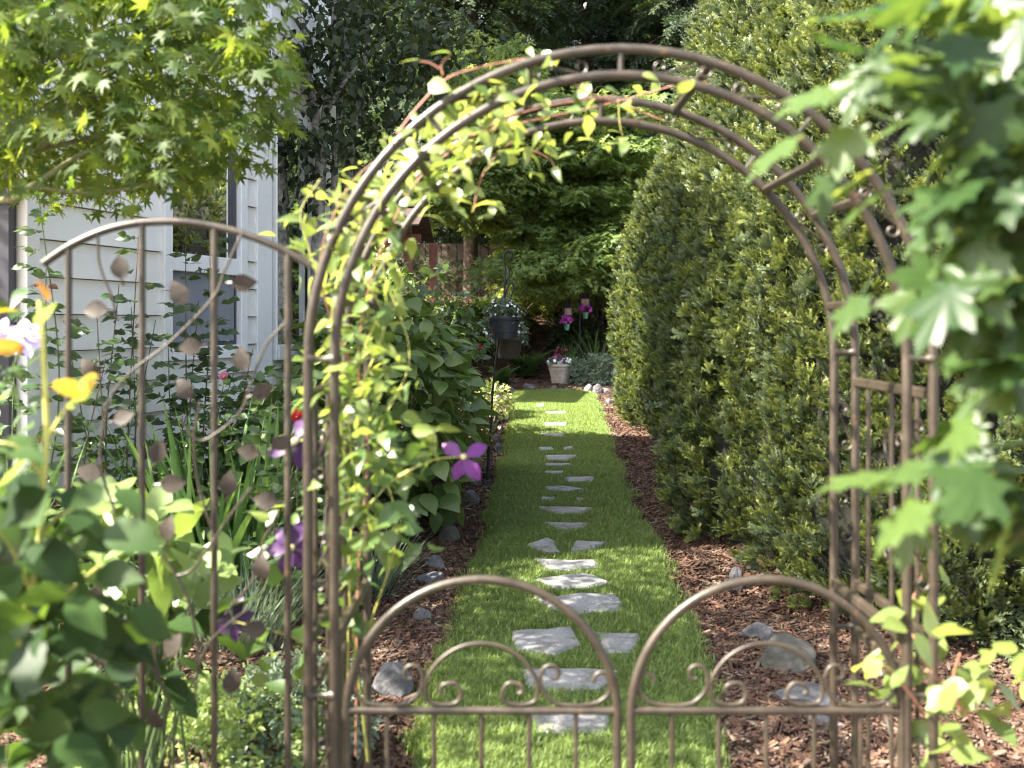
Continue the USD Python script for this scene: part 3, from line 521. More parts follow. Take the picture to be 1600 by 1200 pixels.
# ------------------------------------------------------------------ grass blades and bark mulch
def grass_proto(seed, n=70, L=.036, R=.06):
    rng = np.random.default_rng(seed); vs, fs, ts = [], [], []
    for k in range(n):
        a = rng.uniform(0, 2 * np.pi); r = R * math.sqrt(rng.uniform()); b = V([r * math.cos(a), r * math.sin(a), -.004]); h = L * rng.uniform(.55, 1.25); w = rng.uniform(.0011, .0021)
        g = rng.uniform(0, 2 * np.pi); lean = rng.uniform(.1, .95); d = V([math.cos(g), math.sin(g), 0]); s = V([-d[1], d[0], 0])
        c1 = b + d * h * lean * .35 + V([0, 0, h * .62]); c2 = b + d * h * lean + V([0, 0, h * (1 - .3 * lean)])
        vs.append(V([b - s * w, b + s * w, c1 - s * w * .8, c1 + s * w * .8, c2])); fs.append(V([[0, 1, 3], [0, 3, 2], [2, 3, 4]]) + 5 * k); ts.append(np.full(5, rng.uniform()))
    return np.vstack(vs), np.vstack(fs), np.concatenate(ts)
rng = np.random.default_rng(11)
n = 15000; y = 3.0 + (LAWN_END - 3.0) * rng.uniform(size=n) ** 1.35; a0, a1 = lawn_x(y); a0 = a0 + edge_wobble(y, 1) + .045 + rng.normal(0, .02, n); a1 = a1 + edge_wobble(y, 2) - .045 + rng.normal(0, .02, n)
t = rng.uniform(size=n); x = a0 + (a1 - a0) * t
keepm = np.ones(n, bool); far = y > LAWN_END - .3 * ((t - .5) * 2) ** 2 * 1.0 - .05; keepm &= ~far
from shapely import contains_xy, union_all
su = union_all([p.buffer(-.042) for p in stone_poly]); keepm &= ~contains_xy(su, x, y)
x, y = x[keepm], y[keepm]; n = len(x); patch = meshkit.fbm(np.stack([x * 1.3, y * 1.3, 0 * x], -1), 3, 3)
on = su.buffer(.06); nearst = contains_xy(on, x, y)
rot = Rotation.from_euler('z', rng.uniform(0, 6.28, n)).as_matrix()
part_l = '/World/lawn'
scatter('/World', 'lawn_grass', [grass_proto(1), grass_proto(2), grass_proto(3), grass_proto(4, 50, .05), grass_proto(5, 16, .03, .07)], ['grass_blade'] * 4 + ['straw_blade'], np.stack([x, y, .04 * y + .012], -1), rot, np.stack([np.ones(n), np.ones(n), np.where(nearst, .44, .75 + .6 * patch)], 1), np.where(rng.uniform(size=n) < .10, 4, np.minimum(rng.integers(0, 7, n), 3)), label='short green lawn grass round the stepping stones', cat='grass')

def chip_proto(seed, n=16, R=.09):
    rng = np.random.default_rng(seed); out = []
    for k in range(n):
        L, w, h = rng.uniform(.010, .042), rng.uniform(.005, .011), rng.uniform(.0015, .004)
        b = box((-L / 2, -w / 2, -h / 2), (L / 2, w / 2, h / 2)); v = b[0] * (1 + rng.normal(0, .28, b[0].shape)); v[:, 2] += .15 * v[:, 0] * rng.normal()
        R_ = Rotation.from_euler('zxy', [rng.uniform(0, 6.28), rng.normal(0, .35), rng.normal(0, .3)]).as_matrix()
        a, r = rng.uniform(0, 6.28), R * math.sqrt(rng.uniform())
        out.append((v @ R_.T + [r * math.cos(a), r * math.sin(a), rng.uniform(.0, .012)], b[1], np.full(len(v), rng.beta(1.1, 1.3))))
    return cat_mesh(out)
def scat_ground(n, xr, yr, seed, pw=1.0):
    rng = np.random.default_rng(seed); x = rng.uniform(*xr, n); y = yr[0] + (yr[1] - yr[0]) * rng.uniform(size=n) ** pw
    a0, a1 = lawn_x(y); j_ = rng.exponential(.02, n); ok = (x < a0 + j_) | (x > a1 - j_) | (y > LAWN_END + .02); return x[ok], y[ok], rng
sets = [scat_ground(9000, (-1.7, .15), (2.9, 9.5), 21, 1.4), scat_ground(6500, (.7, 2.6), (2.9, 9.5), 22, 1.4), scat_ground(3500, (-.9, 2.0), (9.5, 14.8), 23), scat_ground(5500, (-2.2, 2.6), (14.7, 19.5), 24), scat_ground(2600, (-2.0, -.3), (2.3, 5), 25)]
x = np.concatenate([s[0] for s in sets]); y = np.concatenate([s[1] for s in sets]); n = len(x); rng = np.random.default_rng(26)
z = gz(x, y) + (meshkit.fbm(np.stack([x * 2.2, y * 2.2, gz(x, y) * 2.2], -1), 3, 5) - .5) * .06 + (meshkit.fbm(np.stack([x * 9, y * 9, gz(x, y) * 9], -1), 2, 6) - .5) * .03
dzx = np.where(y > 16.2, .55, 0)
rot = Rotation.from_euler('xz', np.stack([dzx * np.exp(-((y - 17.9) / 1.3) ** 2), rng.uniform(0, 6.28, n)], 1)).as_matrix()
scatter('/World', 'bark_mulch', [chip_proto(k) for k in range(31, 37)], ['bark_chip'] * 5 + ['bark_chip_pale'], np.stack([x, y, z + .004], -1), rot, rng.uniform(.85, 1.35, n), rng.integers(0, 6, n), label='reddish brown bark chip mulch covering the planting beds', cat='mulch')

# ------------------------------------------------------------------ vegetation builders
def bunch_proto(kind, seed):
    """A small leafy branchlet of unit length: stem along +y, upper side +z."""
    rng = np.random.default_rng(seed); out = []
    if kind == 'yew':
        for k in range(9):
            a = rng.uniform(-.9, .9) if k else 0; b0 = V([0, rng.uniform(0, .45) if k else 0, 0]); L = rng.uniform(.4, .62) if k else 1.0
            d = unit(V([math.sin(a), math.cos(a), rng.normal(.1, .35)])); sd = unit(np.cross(d, [0, 0, 1.0])); up = np.cross(sd, d)
            m = 9
            for i in range(m):
                p = b0 + d * L * (i + .7) / m; tt = i / m
                for s in (-1, 1):
                    e = unit(sd * s * .85 + d * .62 + up * rng.normal(.1, .3)); ln = .15 * (1.1 - .45 * tt); w = d * .036
                    v = V([p - w, p + w, p + e * ln]); out.append((v, V([[0, 1, 2]]), np.clip(np.full(3, .16 + .78 * tt ** 1.3 * (.45 + .55 * (L < .7)) + rng.normal(0, .12)), 0, 1)))
            out.append((V([b0 - sd * .012, b0 + sd * .012, b0 + d * L]), V([[0, 1, 2]]), np.full(3, .15)))
    elif kind == 'frond':
        for k in range(15):
            t = k / 14; s = 1 if k % 2 else -1; p = V([0, t, -.25 * t * t]); a = s * (.95 - .35 * t); L = .42 * (1 - .75 * t) + .06
            d = unit(V([math.sin(a), math.cos(a), -.25 + rng.normal(0, .12)])); sd = unit(np.cross(d, [0, 0, 1.0]))
            for i in range(5):
                q = p + d * L * (i + .5) / 5 + V([0, 0, -.12 * L * (i / 5) ** 2])
                for e in (-1, 1):
                    r = unit(sd * e + d * .7 + V([0, 0, rng.normal(-.1, .25)])); ln = .10 * (1.1 - .5 * i / 5) * (1.1 - .5 * t); out.append((V([q - d * .024, q + d * .024, q + r * ln]), V([[0, 1, 2]]), np.full(3, np.clip(.3 + .4 * i / 5 + rng.normal(0, .15), 0, 1))))
            out.append((V([p - sd * .006, p + sd * .006, p + d * L]), V([[0, 1, 2]]), np.full(3, .2)))
    elif kind == 'maple':
        tm = palmate(5, 2.0, .45, .2, .3, False)
        for k in range(11):
            t = rng.uniform(.15, 1); s = 1 if k % 2 else -1; a = s * rng.uniform(.4, 1.2); pos = V([[s * rng.uniform(0, .35) * t, t * .9, rng.normal(0, .05)]])
            d = V([[math.sin(a), math.cos(a), rng.normal(-.25, .2)]]); nr = V([[rng.normal(0, .3), rng.normal(0, .3), 1.0]])
            vs = place(tm, pos, d, nr, [rng.uniform(.16, .26)]); out.append((vs[0], tm[1], np.full(len(vs[0]), rng.uniform())))
    elif kind == 'broad':
        tm = ovate(3, .3, .2, .3)
        for k in range(12):
            t = rng.uniform(.1, 1); a = rng.uniform(-1.6, 1.6); pos = V([[rng.normal(0, .12), t * .85, rng.normal(0, .12)]])
            d = V([[math.sin(a), math.cos(a), rng.normal(-.1, .5)]]); vs = place(tm, pos, d, V([[rng.normal(0, .5), rng.normal(0, .5), 1.0]]), [rng.uniform(.2, .34)]); out.append((vs[0], tm[1], np.full(len(vs[0]), rng.uniform())))
    return cat_mesh(out)
YEWP = [bunch_proto('yew', k) for k in range(4)]; FRONDP = [bunch_proto('frond', k) for k in range(3)]; MAPLEP = [bunch_proto('maple', k) for k in range(4)]; BROADP = [bunch_proto('broad', k) for k in range(3)]

def trunk(parent, pts, r0, r1, mat, name='trunk', sides=10, wob=.0, seed=0):
    p = spline(pts, 6); rr = np.linspace(r0, r1, len(p)); v, f = tube(p, rr, sides)
    if wob: v = v + unit(V([1e-9, 0, 0])) * 0 + (meshkit.noise(v * 9 + seed, seed)[:, None] - .5) * wob
    return part(parent, name, (v, f), mat, smooth=True)

def yew(x, y, h, rx, ry, seed, n, label, mats=('yew_needle', 'yew_needle_grey'), sc=(.065, .135), lean=(0, 0), top=.25, base=.90, tp=(.95, .88, .72)):
    rng = np.random.default_rng(seed); g = float(gz(x, y)); th = thing('yew_shrub', label, 'yew', (x, y, g), 'tall yew shrubs along the right bed')
    def surf(a, t):
        prof = np.interp(t, [0, .06, .3, .6, .8, .92, 1.0], [base * .8, base, .98, *tp, top * .5])
        rid = 1 + .46 * (meshkit.noise(np.stack([np.cos(a) * 2.6 + seed, np.sin(a) * 2.6, t * 1.3 + a * .15], -1), seed) - .5) + .60 * (meshkit.noise(np.stack([np.cos(a) * 6.5 + seed, np.sin(a) * 6.5, t * h * .55], -1), seed + 1) - .5) + .14 * (meshkit.noise(np.stack([np.cos(a) * 6, np.sin(a) * 6 + seed, t * h * 3.2], -1), seed + 2) - .5)
        r = prof * rid; return np.stack([x + rx * r * np.cos(a) + lean[0] * t, y + ry * r * np.sin(a) + lean[1] * t, g + h * t], -1)
    A, T = np.meshgrid(np.linspace(0, 2 * np.pi, 49)[:-1], np.linspace(0, 1, 40), indexing='ij'); s = surf(A, T); c = V([x, y, 0]) + np.stack([lean[0] * T, lean[1] * T, 0 * T], -1)
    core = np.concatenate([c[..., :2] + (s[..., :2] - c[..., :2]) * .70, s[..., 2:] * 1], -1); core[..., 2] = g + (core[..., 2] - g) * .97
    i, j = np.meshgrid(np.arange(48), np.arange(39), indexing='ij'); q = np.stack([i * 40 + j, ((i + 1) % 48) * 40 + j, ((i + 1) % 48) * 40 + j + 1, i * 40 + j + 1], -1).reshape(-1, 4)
    part(th, 'dark_core', (core.reshape(-1, 3), np.vstack([q[:, [0, 1, 2]], q[:, [0, 2, 3]]])), 'yew_dark_core', smooth=True)  # solid core, its near-black colour stands in for shade inside the crown
    a = rng.uniform(0, 2 * np.pi, n); t = rng.uniform(0, 1, n) ** .95
    p = surf(a, t); cc = np.stack([x + lean[0] * t, y + lean[1] * t], -1); out = unit(np.stack([(p[:, 0] - cc[:, 0]) / rx, (p[:, 1] - cc[:, 1]) / ry, np.interp(t, [0, .8, 1], [-.05, .1, .9])], -1))
    p = p - out * (rng.uniform(0, .10, n) + .03 + .12 * np.clip(.5 - meshkit.noise(np.stack([p[:, 0] * 5, p[:, 1] * 5, p[:, 2] * 3.2], -1), seed + 7), 0, 1))[:, None]
    gap = meshkit.noise(np.stack([np.cos(a) * 9 + seed, np.sin(a) * 9, t * h * 2.0], -1), seed + 5) + rng.normal(0, .12, n) > .27
    p, out, n = p[gap], out[gap], int(gap.sum())
    deep = rng.uniform(0, 1, n) < .28; p = p - out * np.where(deep, rng.uniform(.08, .24, n), 0)[:, None]
    d = unit(out * .7 + V([0, 0, .85]) + rng.normal(0, .28, (n, 3))); nr = unit(out + rng.normal(0, .35, (n, 3)) + [0, 0, .2])
    scatter(th, 'crown', YEWP, [mats[0], mats[1], mats[0], mats[1]], p, frames(d, nr), rng.uniform(*sc, n), rng.integers(0, 4, n))
    return th

def conifer(x, y, h, r, z0, seed, n, label, rt=.16, mat='conifer_needle', sc=(.55, .95), group='dark conifers beyond the garden', name='conifer_tree'):
    rng = np.random.default_rng(seed); g = float(gz(x, y)); th = thing(name, label, 'conifer', (x, y, g), group)
    trunk(th, [(x, y, g - .1), (x + .03, y, g + h * .3), (x - .02, y, g + h * .7), (x, y, g + h)], rt, .02, 'brown_bark', wob=.03, seed=seed)
    t = rng.uniform(0, 1, n) ** 1.25; z = z0 + (h - z0) * t; a = rng.uniform(0, 2 * np.pi, n); tier = np.abs(((z * 1.7 + 1.3 * meshkit.noise(np.stack([np.cos(a) * 2, np.sin(a) * 2, z * .3], -1), seed)) % 1) - .5) * 2
    rr = r * (1 - t * .93) * (.35 + .65 * np.sqrt(rng.uniform(0, 1, n))) * (.7 + .3 * tier)
    out = np.stack([np.cos(a), np.sin(a), 0 * a], -1); p = V([x, y, g]) + out * rr[:, None] + np.stack([0 * z, 0 * z, z - .32 * rr], -1)
    d = unit(out + [0, 0, -.35] + rng.normal(0, .28, (n, 3))); nr = unit(V([0, 0, 1.0]) + rng.normal(0, .3, (n, 3)))
    scatter(th, 'crown', FRONDP, [mat] * 3, p, frames(d, nr), rng.uniform(*sc, n), rng.integers(0, 3, n))
    bl = []
    for k in range(26):
        zz = z0 + (h - z0) * (k / 26) ** 1.2; aa = k * 2.4; L = r * (1 - (zz - z0) / (h - z0) * .93) * .9
        bl.append(tube(spline([(x, y, g + zz), (x + math.cos(aa) * L * .5, y + math.sin(aa) * L * .5, g + zz - .05 * L), (x + math.cos(aa) * L, y + math.sin(aa) * L, g + zz - .34 * L)], 4), np.linspace(.03, .006, 9), 5))
    part(th, 'limbs', cat_mesh(bl)[:2], 'brown_bark', smooth=True)
    return th

def bush_points(rng, n, c, rad, inner=.55, zlo=-.5, noise_s=1.7, seed=1):
    u = unit(rng.normal(size=(n * 3, 3))); u = u[u[:, 2] > zlo][:n]
    r = (inner + (1.02 - inner) * rng.uniform(0, 1, len(u)) ** .6) * (1 + .5 * (meshkit.noise(u * noise_s + seed, seed) - .5))
    return c + u * r[:, None] * V(rad), u
def bush(name, label, cat, c, rad, n, tm, size, mat, seed, keep=300, group=None, stems='green_stem', nst=14, droop=.25, up=.75, tone=(0, 1), zlo=-.45, spread=.45):
    rng = np.random.default_rng(seed); c = V(c, float); base = on_ground(c[0], c[1]); th = thing(name, label, cat, base, group)
    p, u = bush_points(rng, n, c, rad, zlo=zlo, seed=seed); n = len(p)
    p[:, 2] = np.maximum(p[:, 2], gz(p[:, 0], p[:, 1]) + .03)
    d = unit(u * [1, 1, .4] + [0, 0, -droop] + rng.normal(0, spread, (n, 3))); nr = unit(u * .6 + [0, 0, up] + rng.normal(0, spread * .8, (n, 3)))
    for k in range(nst):
        q = p[rng.integers(n)]; m = base + (q - base) * .5 + V([0, 0, .12 * rad[2]]); trunk(th, [base + rng.normal(0, .05, 3) * [1, 1, 0] - [0, 0, .03], m, q], .007, .0025, stems, 'stem', 6)
    put_leaves(th, [(tm, p, d, nr, rng.uniform(size[0], size[1], n), rng.uniform(tone[0], tone[1], n), mat)], keep)
    return th

# ------------------------------------------------------------------ yews and conifers on the right
yew(1.95, 11.3, 3.75, .92, 1.15, 51, 18000, 'far yew column with sunlit left side, beside the sunny end of the grass', lean=(.28, .1), tp=(.86, .62, .38))
yew(1.98, 9.5, 5.2, .96, 1.35, 52, 18000, 'second yew from the far end, shaded low down and sunlit at the top', lean=(.5, 0), tp=(.86, .66, .5))
yew(1.95, 7.7, 5.0, 1.0, 1.3, 53, 20000, 'broad yew in the middle of the row, dark green in shade', lean=(.5, 0), tp=(.9, .72, .55))
yew(1.84, 6.2, 4.8, .96, 1.15, 54, 20000, 'yew second nearest, bulging over the mulch near the big boulder', lean=(.5, 0))
yew(2.02, 4.85, 4.2, .90, .85, 55, 18000, 'nearest yew, seen through the right posts of the arbor', lean=(.2, .1))
conifer(3.05, 4.9, 4.6, 1.25, .15, 61, 2600, 'feathery hemlock with layered sprays right of the arbor', rt=.06, mat='yew_needle_grey', sc=(.28, .5), group=None, name='hemlock')
conifer(4.6, 6.6, 6.0, 1.7, .1, 62, 2200, 'taller hemlock behind the feathery one at the right edge', rt=.08, mat='yew_needle_grey', sc=(.4, .6), group=None, name='hemlock')

# ------------------------------------------------------------------ the wood at the back
conifer(-3.7, 15.0, 11, 2.0, 1.5, 71, 1300, 'dark conifer left behind the red timber shelter')  # mostly hidden, placed to shade the lawn end and the vine maple
conifer(-.78, 19.6, 13, 2.1, 3.0, 72, 2000, 'conifer with bare brown lower trunk in front of the board fence', rt=.15)
conifer(-2.4, 22.5, 14, 2.8, 1.0, 73, 2400, 'dark conifer behind the moss-barked small tree')
conifer(1.6, 23, 13, 2.7, .8, 74, 2400, 'dark conifer rising behind the vine maple')
conifer(3.7, 20, 12, 2.4, .6, 75, 2200, 'dark conifer behind the far yew column')
conifer(6.3, 22, 13, 2.6, .6, 76, 1800, 'dark conifer behind the middle yews')
conifer(8.6, 17, 12, 2.6, .6, 77, 1600, 'dark conifer far right behind the yews')
conifer(.4, 27.5, 16, 3.2, 1, 78, 1800, 'tallest dark conifer showing above the arch top')
conifer(-8.0, 24, 14, 2.8, 1, 79, 1600, 'dark conifer beyond the house roof')
rng = np.random.default_rng(80); n = 5200; a = rng.uniform(-.55, .55, n); R = rng.uniform(31, 38, n); zz = rng.uniform(0, 1, n) ** .9 * 15
p = np.stack([R * np.sin(a), R * np.cos(a), 1 + zz], -1); d = unit(np.stack([-np.sin(a), -np.cos(a), -.4 + 0 * a], -1) + rng.normal(0, .4, (n, 3)))
scatter('/World', 'woodland', FRONDP, ['conifer_needle'] * 3, p, frames(d, unit(V([0, -.3, 1.0]) + rng.normal(0, .3, (n, 3)))), rng.uniform(1.4, 2.4, n), rng.integers(0, 3, n), label='dense dark woodland closing the view behind the conifers', cat='woodland')

vm = thing('vine_maple', 'spreading green vine maple over the bank behind the hanging planters', 'maple tree', on_ground(.9, 17.3))
b = on_ground(1.45, 17.6)
for k, (tx, ty, tz) in enumerate(((-1.2, 16.4, 3.7), (-.4, 17.4, 4.6), (.35, 16.6, 4.4), (1.2, 17.6, 5.2), (1.7, 16.8, 3.9), (.2, 17.9, 3.3), (2.2, 17.5, 4.5))):
    trunk(vm, [b + V([.05 * k - .15, .03 * k, -.1]), b * .65 + V([tx, ty, tz]) * .35 + V([0, 0, .55]), V([tx, ty, tz])], (.05 if k < 3 else .025), .006, 'dark_bark', 'trunk' if k < 3 else 'limb', wob=.01, seed=k)
rng = np.random.default_rng(81); P_, D_, N_ = [], [], []
for k in range(70):
    c = V([rng.uniform(-1.1, 2.3), rng.uniform(16.1, 17.35), 0]); c[2] = (3.3 if c[0] < -.25 else 2.25 if c[0] > .1 else 2.7) + 2.9 * rng.uniform() ** 1.15; rad = rng.uniform(.45, .85); m = 75
    a = rng.uniform(0, 6.28, m); r = rad * np.sqrt(rng.uniform(0, 1, m)); o = np.stack([np.cos(a), np.sin(a), 0 * a], -1)
    P_.append(c + o * r[:, None] + np.stack([0 * r, 0 * r, -.35 * r ** 2 / rad + rng.normal(0, .04, m)], -1)); D_.append(unit(o + [0, -.3, -.35] + rng.normal(0, .3, (m, 3)))); N_.append(unit(V([0, 0, 1.0]) + rng.normal(0, .28, (m, 3))))
P_, D_, N_ = map(np.vstack, (P_, D_, N_)); n = len(P_)
scatter(vm, 'crown', MAPLEP, ['vine_maple_leaf'] * 4, P_, frames(D_, N_), rng.uniform(.26, .40, n), rng.integers(0, 4, n))
def shrub_cloud(name, label, cat, c, rad, n, protos, mat, sc, seed, group=None, nst=6):
    rng = np.random.default_rng(seed); base = on_ground(c[0], c[1]); th = thing(name, label, cat, base, group); p, u = bush_points(rng, n, V(c, float), rad, .5, -.6, 2.2, seed); n = len(p)
    p[:, 2] = np.maximum(p[:, 2], gz(p[:, 0], p[:, 1]) + .05)
    for k in range(nst): q = p[rng.integers(n)]; trunk(th, [base - [0, 0, .05], (base + q) / 2 + rng.normal(0, .05, 3), q], .018, .005, 'brown_bark', 'stem', 6)
    scatter(th, 'crown', protos, [mat] * len(protos), p, frames(unit(u + rng.normal(0, .4, (n, 3))), unit(V([0, 0, 1.0]) + .5 * u + rng.normal(0, .35, (n, 3)))), rng.uniform(*sc, n), rng.integers(0, len(protos), n)); return th
shrub_cloud('bank_shrub', 'sunlit yellow-green shrub on the bank under the vine maple', 'shrub', (.55, 18.9, 2.35), (.8, .5, .6), 500, MAPLEP, 'sunny_leaf', (.2, .34), 91)
shrub_cloud('bank_shrub', 'shrub behind the lantern feeders on the bank', 'shrub', (1.7, 18.8, 2.5), (.8, .6, .9), 600, MAPLEP, 'vine_maple_leaf', (.22, .36), 92)
shrub_cloud('bank_shrub', 'dark shrub at the left of the red timber shelter', 'shrub', (-2.6, 15.2, 1.5), (.9, .8, 1.1), 700, BROADP, 'tree_leaf', (.25, .4), 93)
shrub_cloud('bank_shrub', 'leafy shrub in front of the red timber posts', 'shrub', (-1.55, 11.3, 1.2), (.55, .6, .95), 800, BROADP, 'hydrangea_leaf', (.2, .32), 94)

shrub_cloud('bank_plant', 'low green plant on the bank at the foot of the conifer trunk', 'leafy plant', (-.95, 17.3, 1.35), (.55, .35, .45), 420, BROADP, 'hydrangea_leaf', (.18, .30), 96)
shrub_cloud('bank_plant', 'low plant on the bank behind the white hanging flowers', 'leafy plant', (-.35, 17.6, 1.45), (.45, .35, .38), 320, MAPLEP, 'vine_maple_leaf', (.18, .30), 97)
shrub_cloud('bank_plant', 'small sunlit plant on the bank just below the maple canopy', 'leafy plant', (.25, 18.2, 1.85), (.40, .3, .30), 260, MAPLEP, 'sunny_leaf', (.16, .26), 98)
shrub_cloud('bank_plant', 'dark low plant at the base of the vine maple stems', 'leafy plant', (1.05, 17.4, 1.35), (.35, .3, .28), 220, BROADP, 'tree_leaf', (.16, .26), 99)

# ------------------------------------------------------------------ board fence, timber shelter
fe = thing('board_fence', 'weathered vertical board fence on the bank behind the conifer trunk', 'fence', on_ground(-1.5, 20.3))
for k in range(34):
    x0 = -4.4 + k * .152; r = np.random.default_rng(k); t0 = float(gz(x0, 20.3)); hh = 1.02 + r.normal(0, .012)
    part(fe, 'board', box((x0, 20.28 + r.uniform(0, .006), t0 - .05), (x0 + .141, 20.302 + r.uniform(0, .006), t0 + hh), .004), 'old_fence_wood')
for z in (.25, .85): part(fe, 'rail', box((-4.4, 20.312, 2.2 + z - .04), (.8, 20.35, 2.2 + z + .04)), 'old_fence_wood')
sh = thing('timber_shelter', 'small red-brown timber shelter with shingled roof behind the left shrubs', 'garden shelter', on_ground(-1.45, 13.2))
for px in (611, 638): q = P(px, 360, 12.7); part(sh, 'post', box((q[0] - .05, 12.65, float(gz(q[0], 12.7)) - .05), (q[0] + .05, 12.75, 2.62), .006), 'red_timber')
for px in (600, 677): q = P(px, 360, 14.0); part(sh, 'post', box((q[0] - .055, 13.95, float(gz(q[0], 14.0)) - .05), (q[0] + .055, 14.05, 2.62), .006), 'red_timber')
x0, x1 = P(598, 0, 12.7)[0], P(630, 0, 12.7)[0]
for yy in (12.7, 14.0): part(sh, 'beam', box((x0 - .15, yy - .04, 2.621), (x1 + .1, yy + .04, 2.74), .006), 'red_timber')
for k in range(7):
    t = k / 7; part(sh, 'shingle_course', xf(box((x0 - .35, 0, 0), (x1 + .22, .26, .018)), Rotation.from_euler('x', .28).as_matrix(), V([0, 12.35 + .165 * k * 1.0, 2.70 + .046 * k])), 'shelter_shingle')
    part(sh, 'shingle_course', xf(box((x0 - .35, -.26, 0), (x1 + .22, 0, .018)), Rotation.from_euler('x', -.28).as_matrix(), V([0, 14.66 - .165 * k * 1.0, 2.70 + .046 * k])), 'shelter_shingle')

# ------------------------------------------------------------------ small many-stemmed tree beside the house
st = thing('small_tree', 'small many-stemmed tree with mottled grey mossy trunks at the house corner', 'tree', on_ground(-1.42, 7.7))
TY = 7.7
def tp3(pts, y): return [P(a, b, y + (c[0] if c else 0)) for a, b, *c in pts]
for pts, r0, r1 in (([(494, 700), (493, 600), (495, 480), (497, 350), (500, 265)], .058, .045), ([(500, 268), (493, 180), (478, 90), (468, -40)], .036, .014), ([(502, 268), (508, 180), (520, 80), (524, -60)], .034, .014), ([(520, 700, .3), (528, 560, .3), (536, 420, .3), (543, 300, .3), (556, 190, .3), (575, 60, .3), (590, -60, .3)], .04, .014),
        ([(500, 690, .15), (512, 540, .15), (518, 400, .15), (523, 250, .15), (535, 130, .15), (545, -20, .15)], .034, .012), ([(556, 190, .3), (600, 130, .3), (650, 80, .4)], .02, .006), ([(493, 180), (455, 130), (432, 100)], .016, .005), ([(508, 180), (545, 120), (600, 60)], .018, .006), ([(497, 350), (475, 300), (462, 262)], .014, .004)):
    trunk(st, tp3(pts, TY), r0, r1, 'birch_bark', wob=.012, seed=int(r0 * 1000))
rng = np.random.default_rng(95)
CL = [(560, 100, 110, 70, 520), (470, 110, 50, 60, 260), (640, 110, 70, 60, 340), (470, 210, 40, 40, 160), (590, 190, 60, 50, 160), (450, 90, 35, 40, 90), (540, 10, 150, 60, 700), (480, 300, 22, 60, 60), (690, 60, 60, 50, 200), (520, 230, 40, 50, 130)]
pp, ss = [], []
for cx, cy, rx, ry, k in CL:
    a = rng.normal(0, .5, (k, 2)); pp.append(np.stack([P(cx + u * rx * 1.15, cy + w * ry * 1.15, TY - .1 + rng.normal(0, .28)) for u, w in a]))
p = np.vstack(pp); n = len(p)
put_leaves(st, [(ovate(4, .31, .2, .25), p, unit(rng.normal(0, .6, (n, 3)) + [0, 0, -.4]), unit(rng.normal(0, .5, (n, 3)) + [0, -.1, 1]), rng.uniform(.055, .085, n), rng.uniform(0, 1, n), 'tree_leaf')], 150)

# ------------------------------------------------------------------ hydrangea and left bed shrubs
HYD = ovate(6, .34, .16, .28, .42, .02)
bush('hydrangea', 'large hydrangea with broad overlapping green leaves left of the grass', 'hydrangea', (-.80, 6.5, .98), (.58, .62, .82), 900, HYD, (.11, .17), 'hydrangea_leaf', 101, zlo=-.75)
bush('hydrangea', 'paler hydrangea touching the planter pole behind the large one', 'hydrangea', (-.60, 8.1, .82), (.38, .5, .50), 420, HYD, (.10, .15), 'hydrangea_leaf', 102, keep=120, tone=(.5, 1), zlo=-.7)
bush('leafy_shrub', 'dark broad-leaved shrub between the rose bushes and the arbor post', 'shrub', (-1.12, 5.3, .85), (.42, .45, .52), 430, ovate(5, .34, .18, .3), (.07, .11), 'hydrangea_leaf', 103, keep=150, tone=(0, .7), zlo=-.7)
bush('leafy_shrub', 'low dark shrub at the foot of the small tree', 'shrub', (-1.25, 7.6, 1.0), (.5, .5, .65), 420, HYD, (.09, .13), 'hydrangea_leaf', 104, keep=80, tone=(0, .6), zlo=-.7)
bush('variegated_shrub', 'small cream and green variegated shrub on the sunny left grass edge', 'shrub', (-.20, 10.6, .72), (.2, .35, .25), 420, ovate(3, .33, .15, .2), (.04, .07), 'variegated_leaf', 105, keep=40, nst=6)
bush('leafy_shrub', 'tall bronze-tipped shrub between hydrangea and conifer trunk', 'shrub', (-.80, 9.9, 1.45), (.55, .5, .72), 380, ovate(4, .3, .2, .3), (.09, .13), 'rose_leaf', 106, keep=150, nst=14, zlo=-.9, stems='brown_stem')

bush('leafy_shrub', 'mid-green shrub filling the bed under the house window', 'shrub', (-1.48, 5.0, .62), (.40, .28, .38), 480, ovate(5, .33, .18, .3), (.05, .085), 'hydrangea_leaf', 107, keep=200, tone=(0, .6), zlo=-.8)
bush('leafy_shrub', 'low glossy shrub against the siding by the downspout', 'shrub', (-1.95, 4.7, .55), (.32, .2, .36), 320, ovate(5, .33, .18, .3), (.05, .08), 'rose_leaf', 108, keep=150, tone=(.2, 1), zlo=-.8)
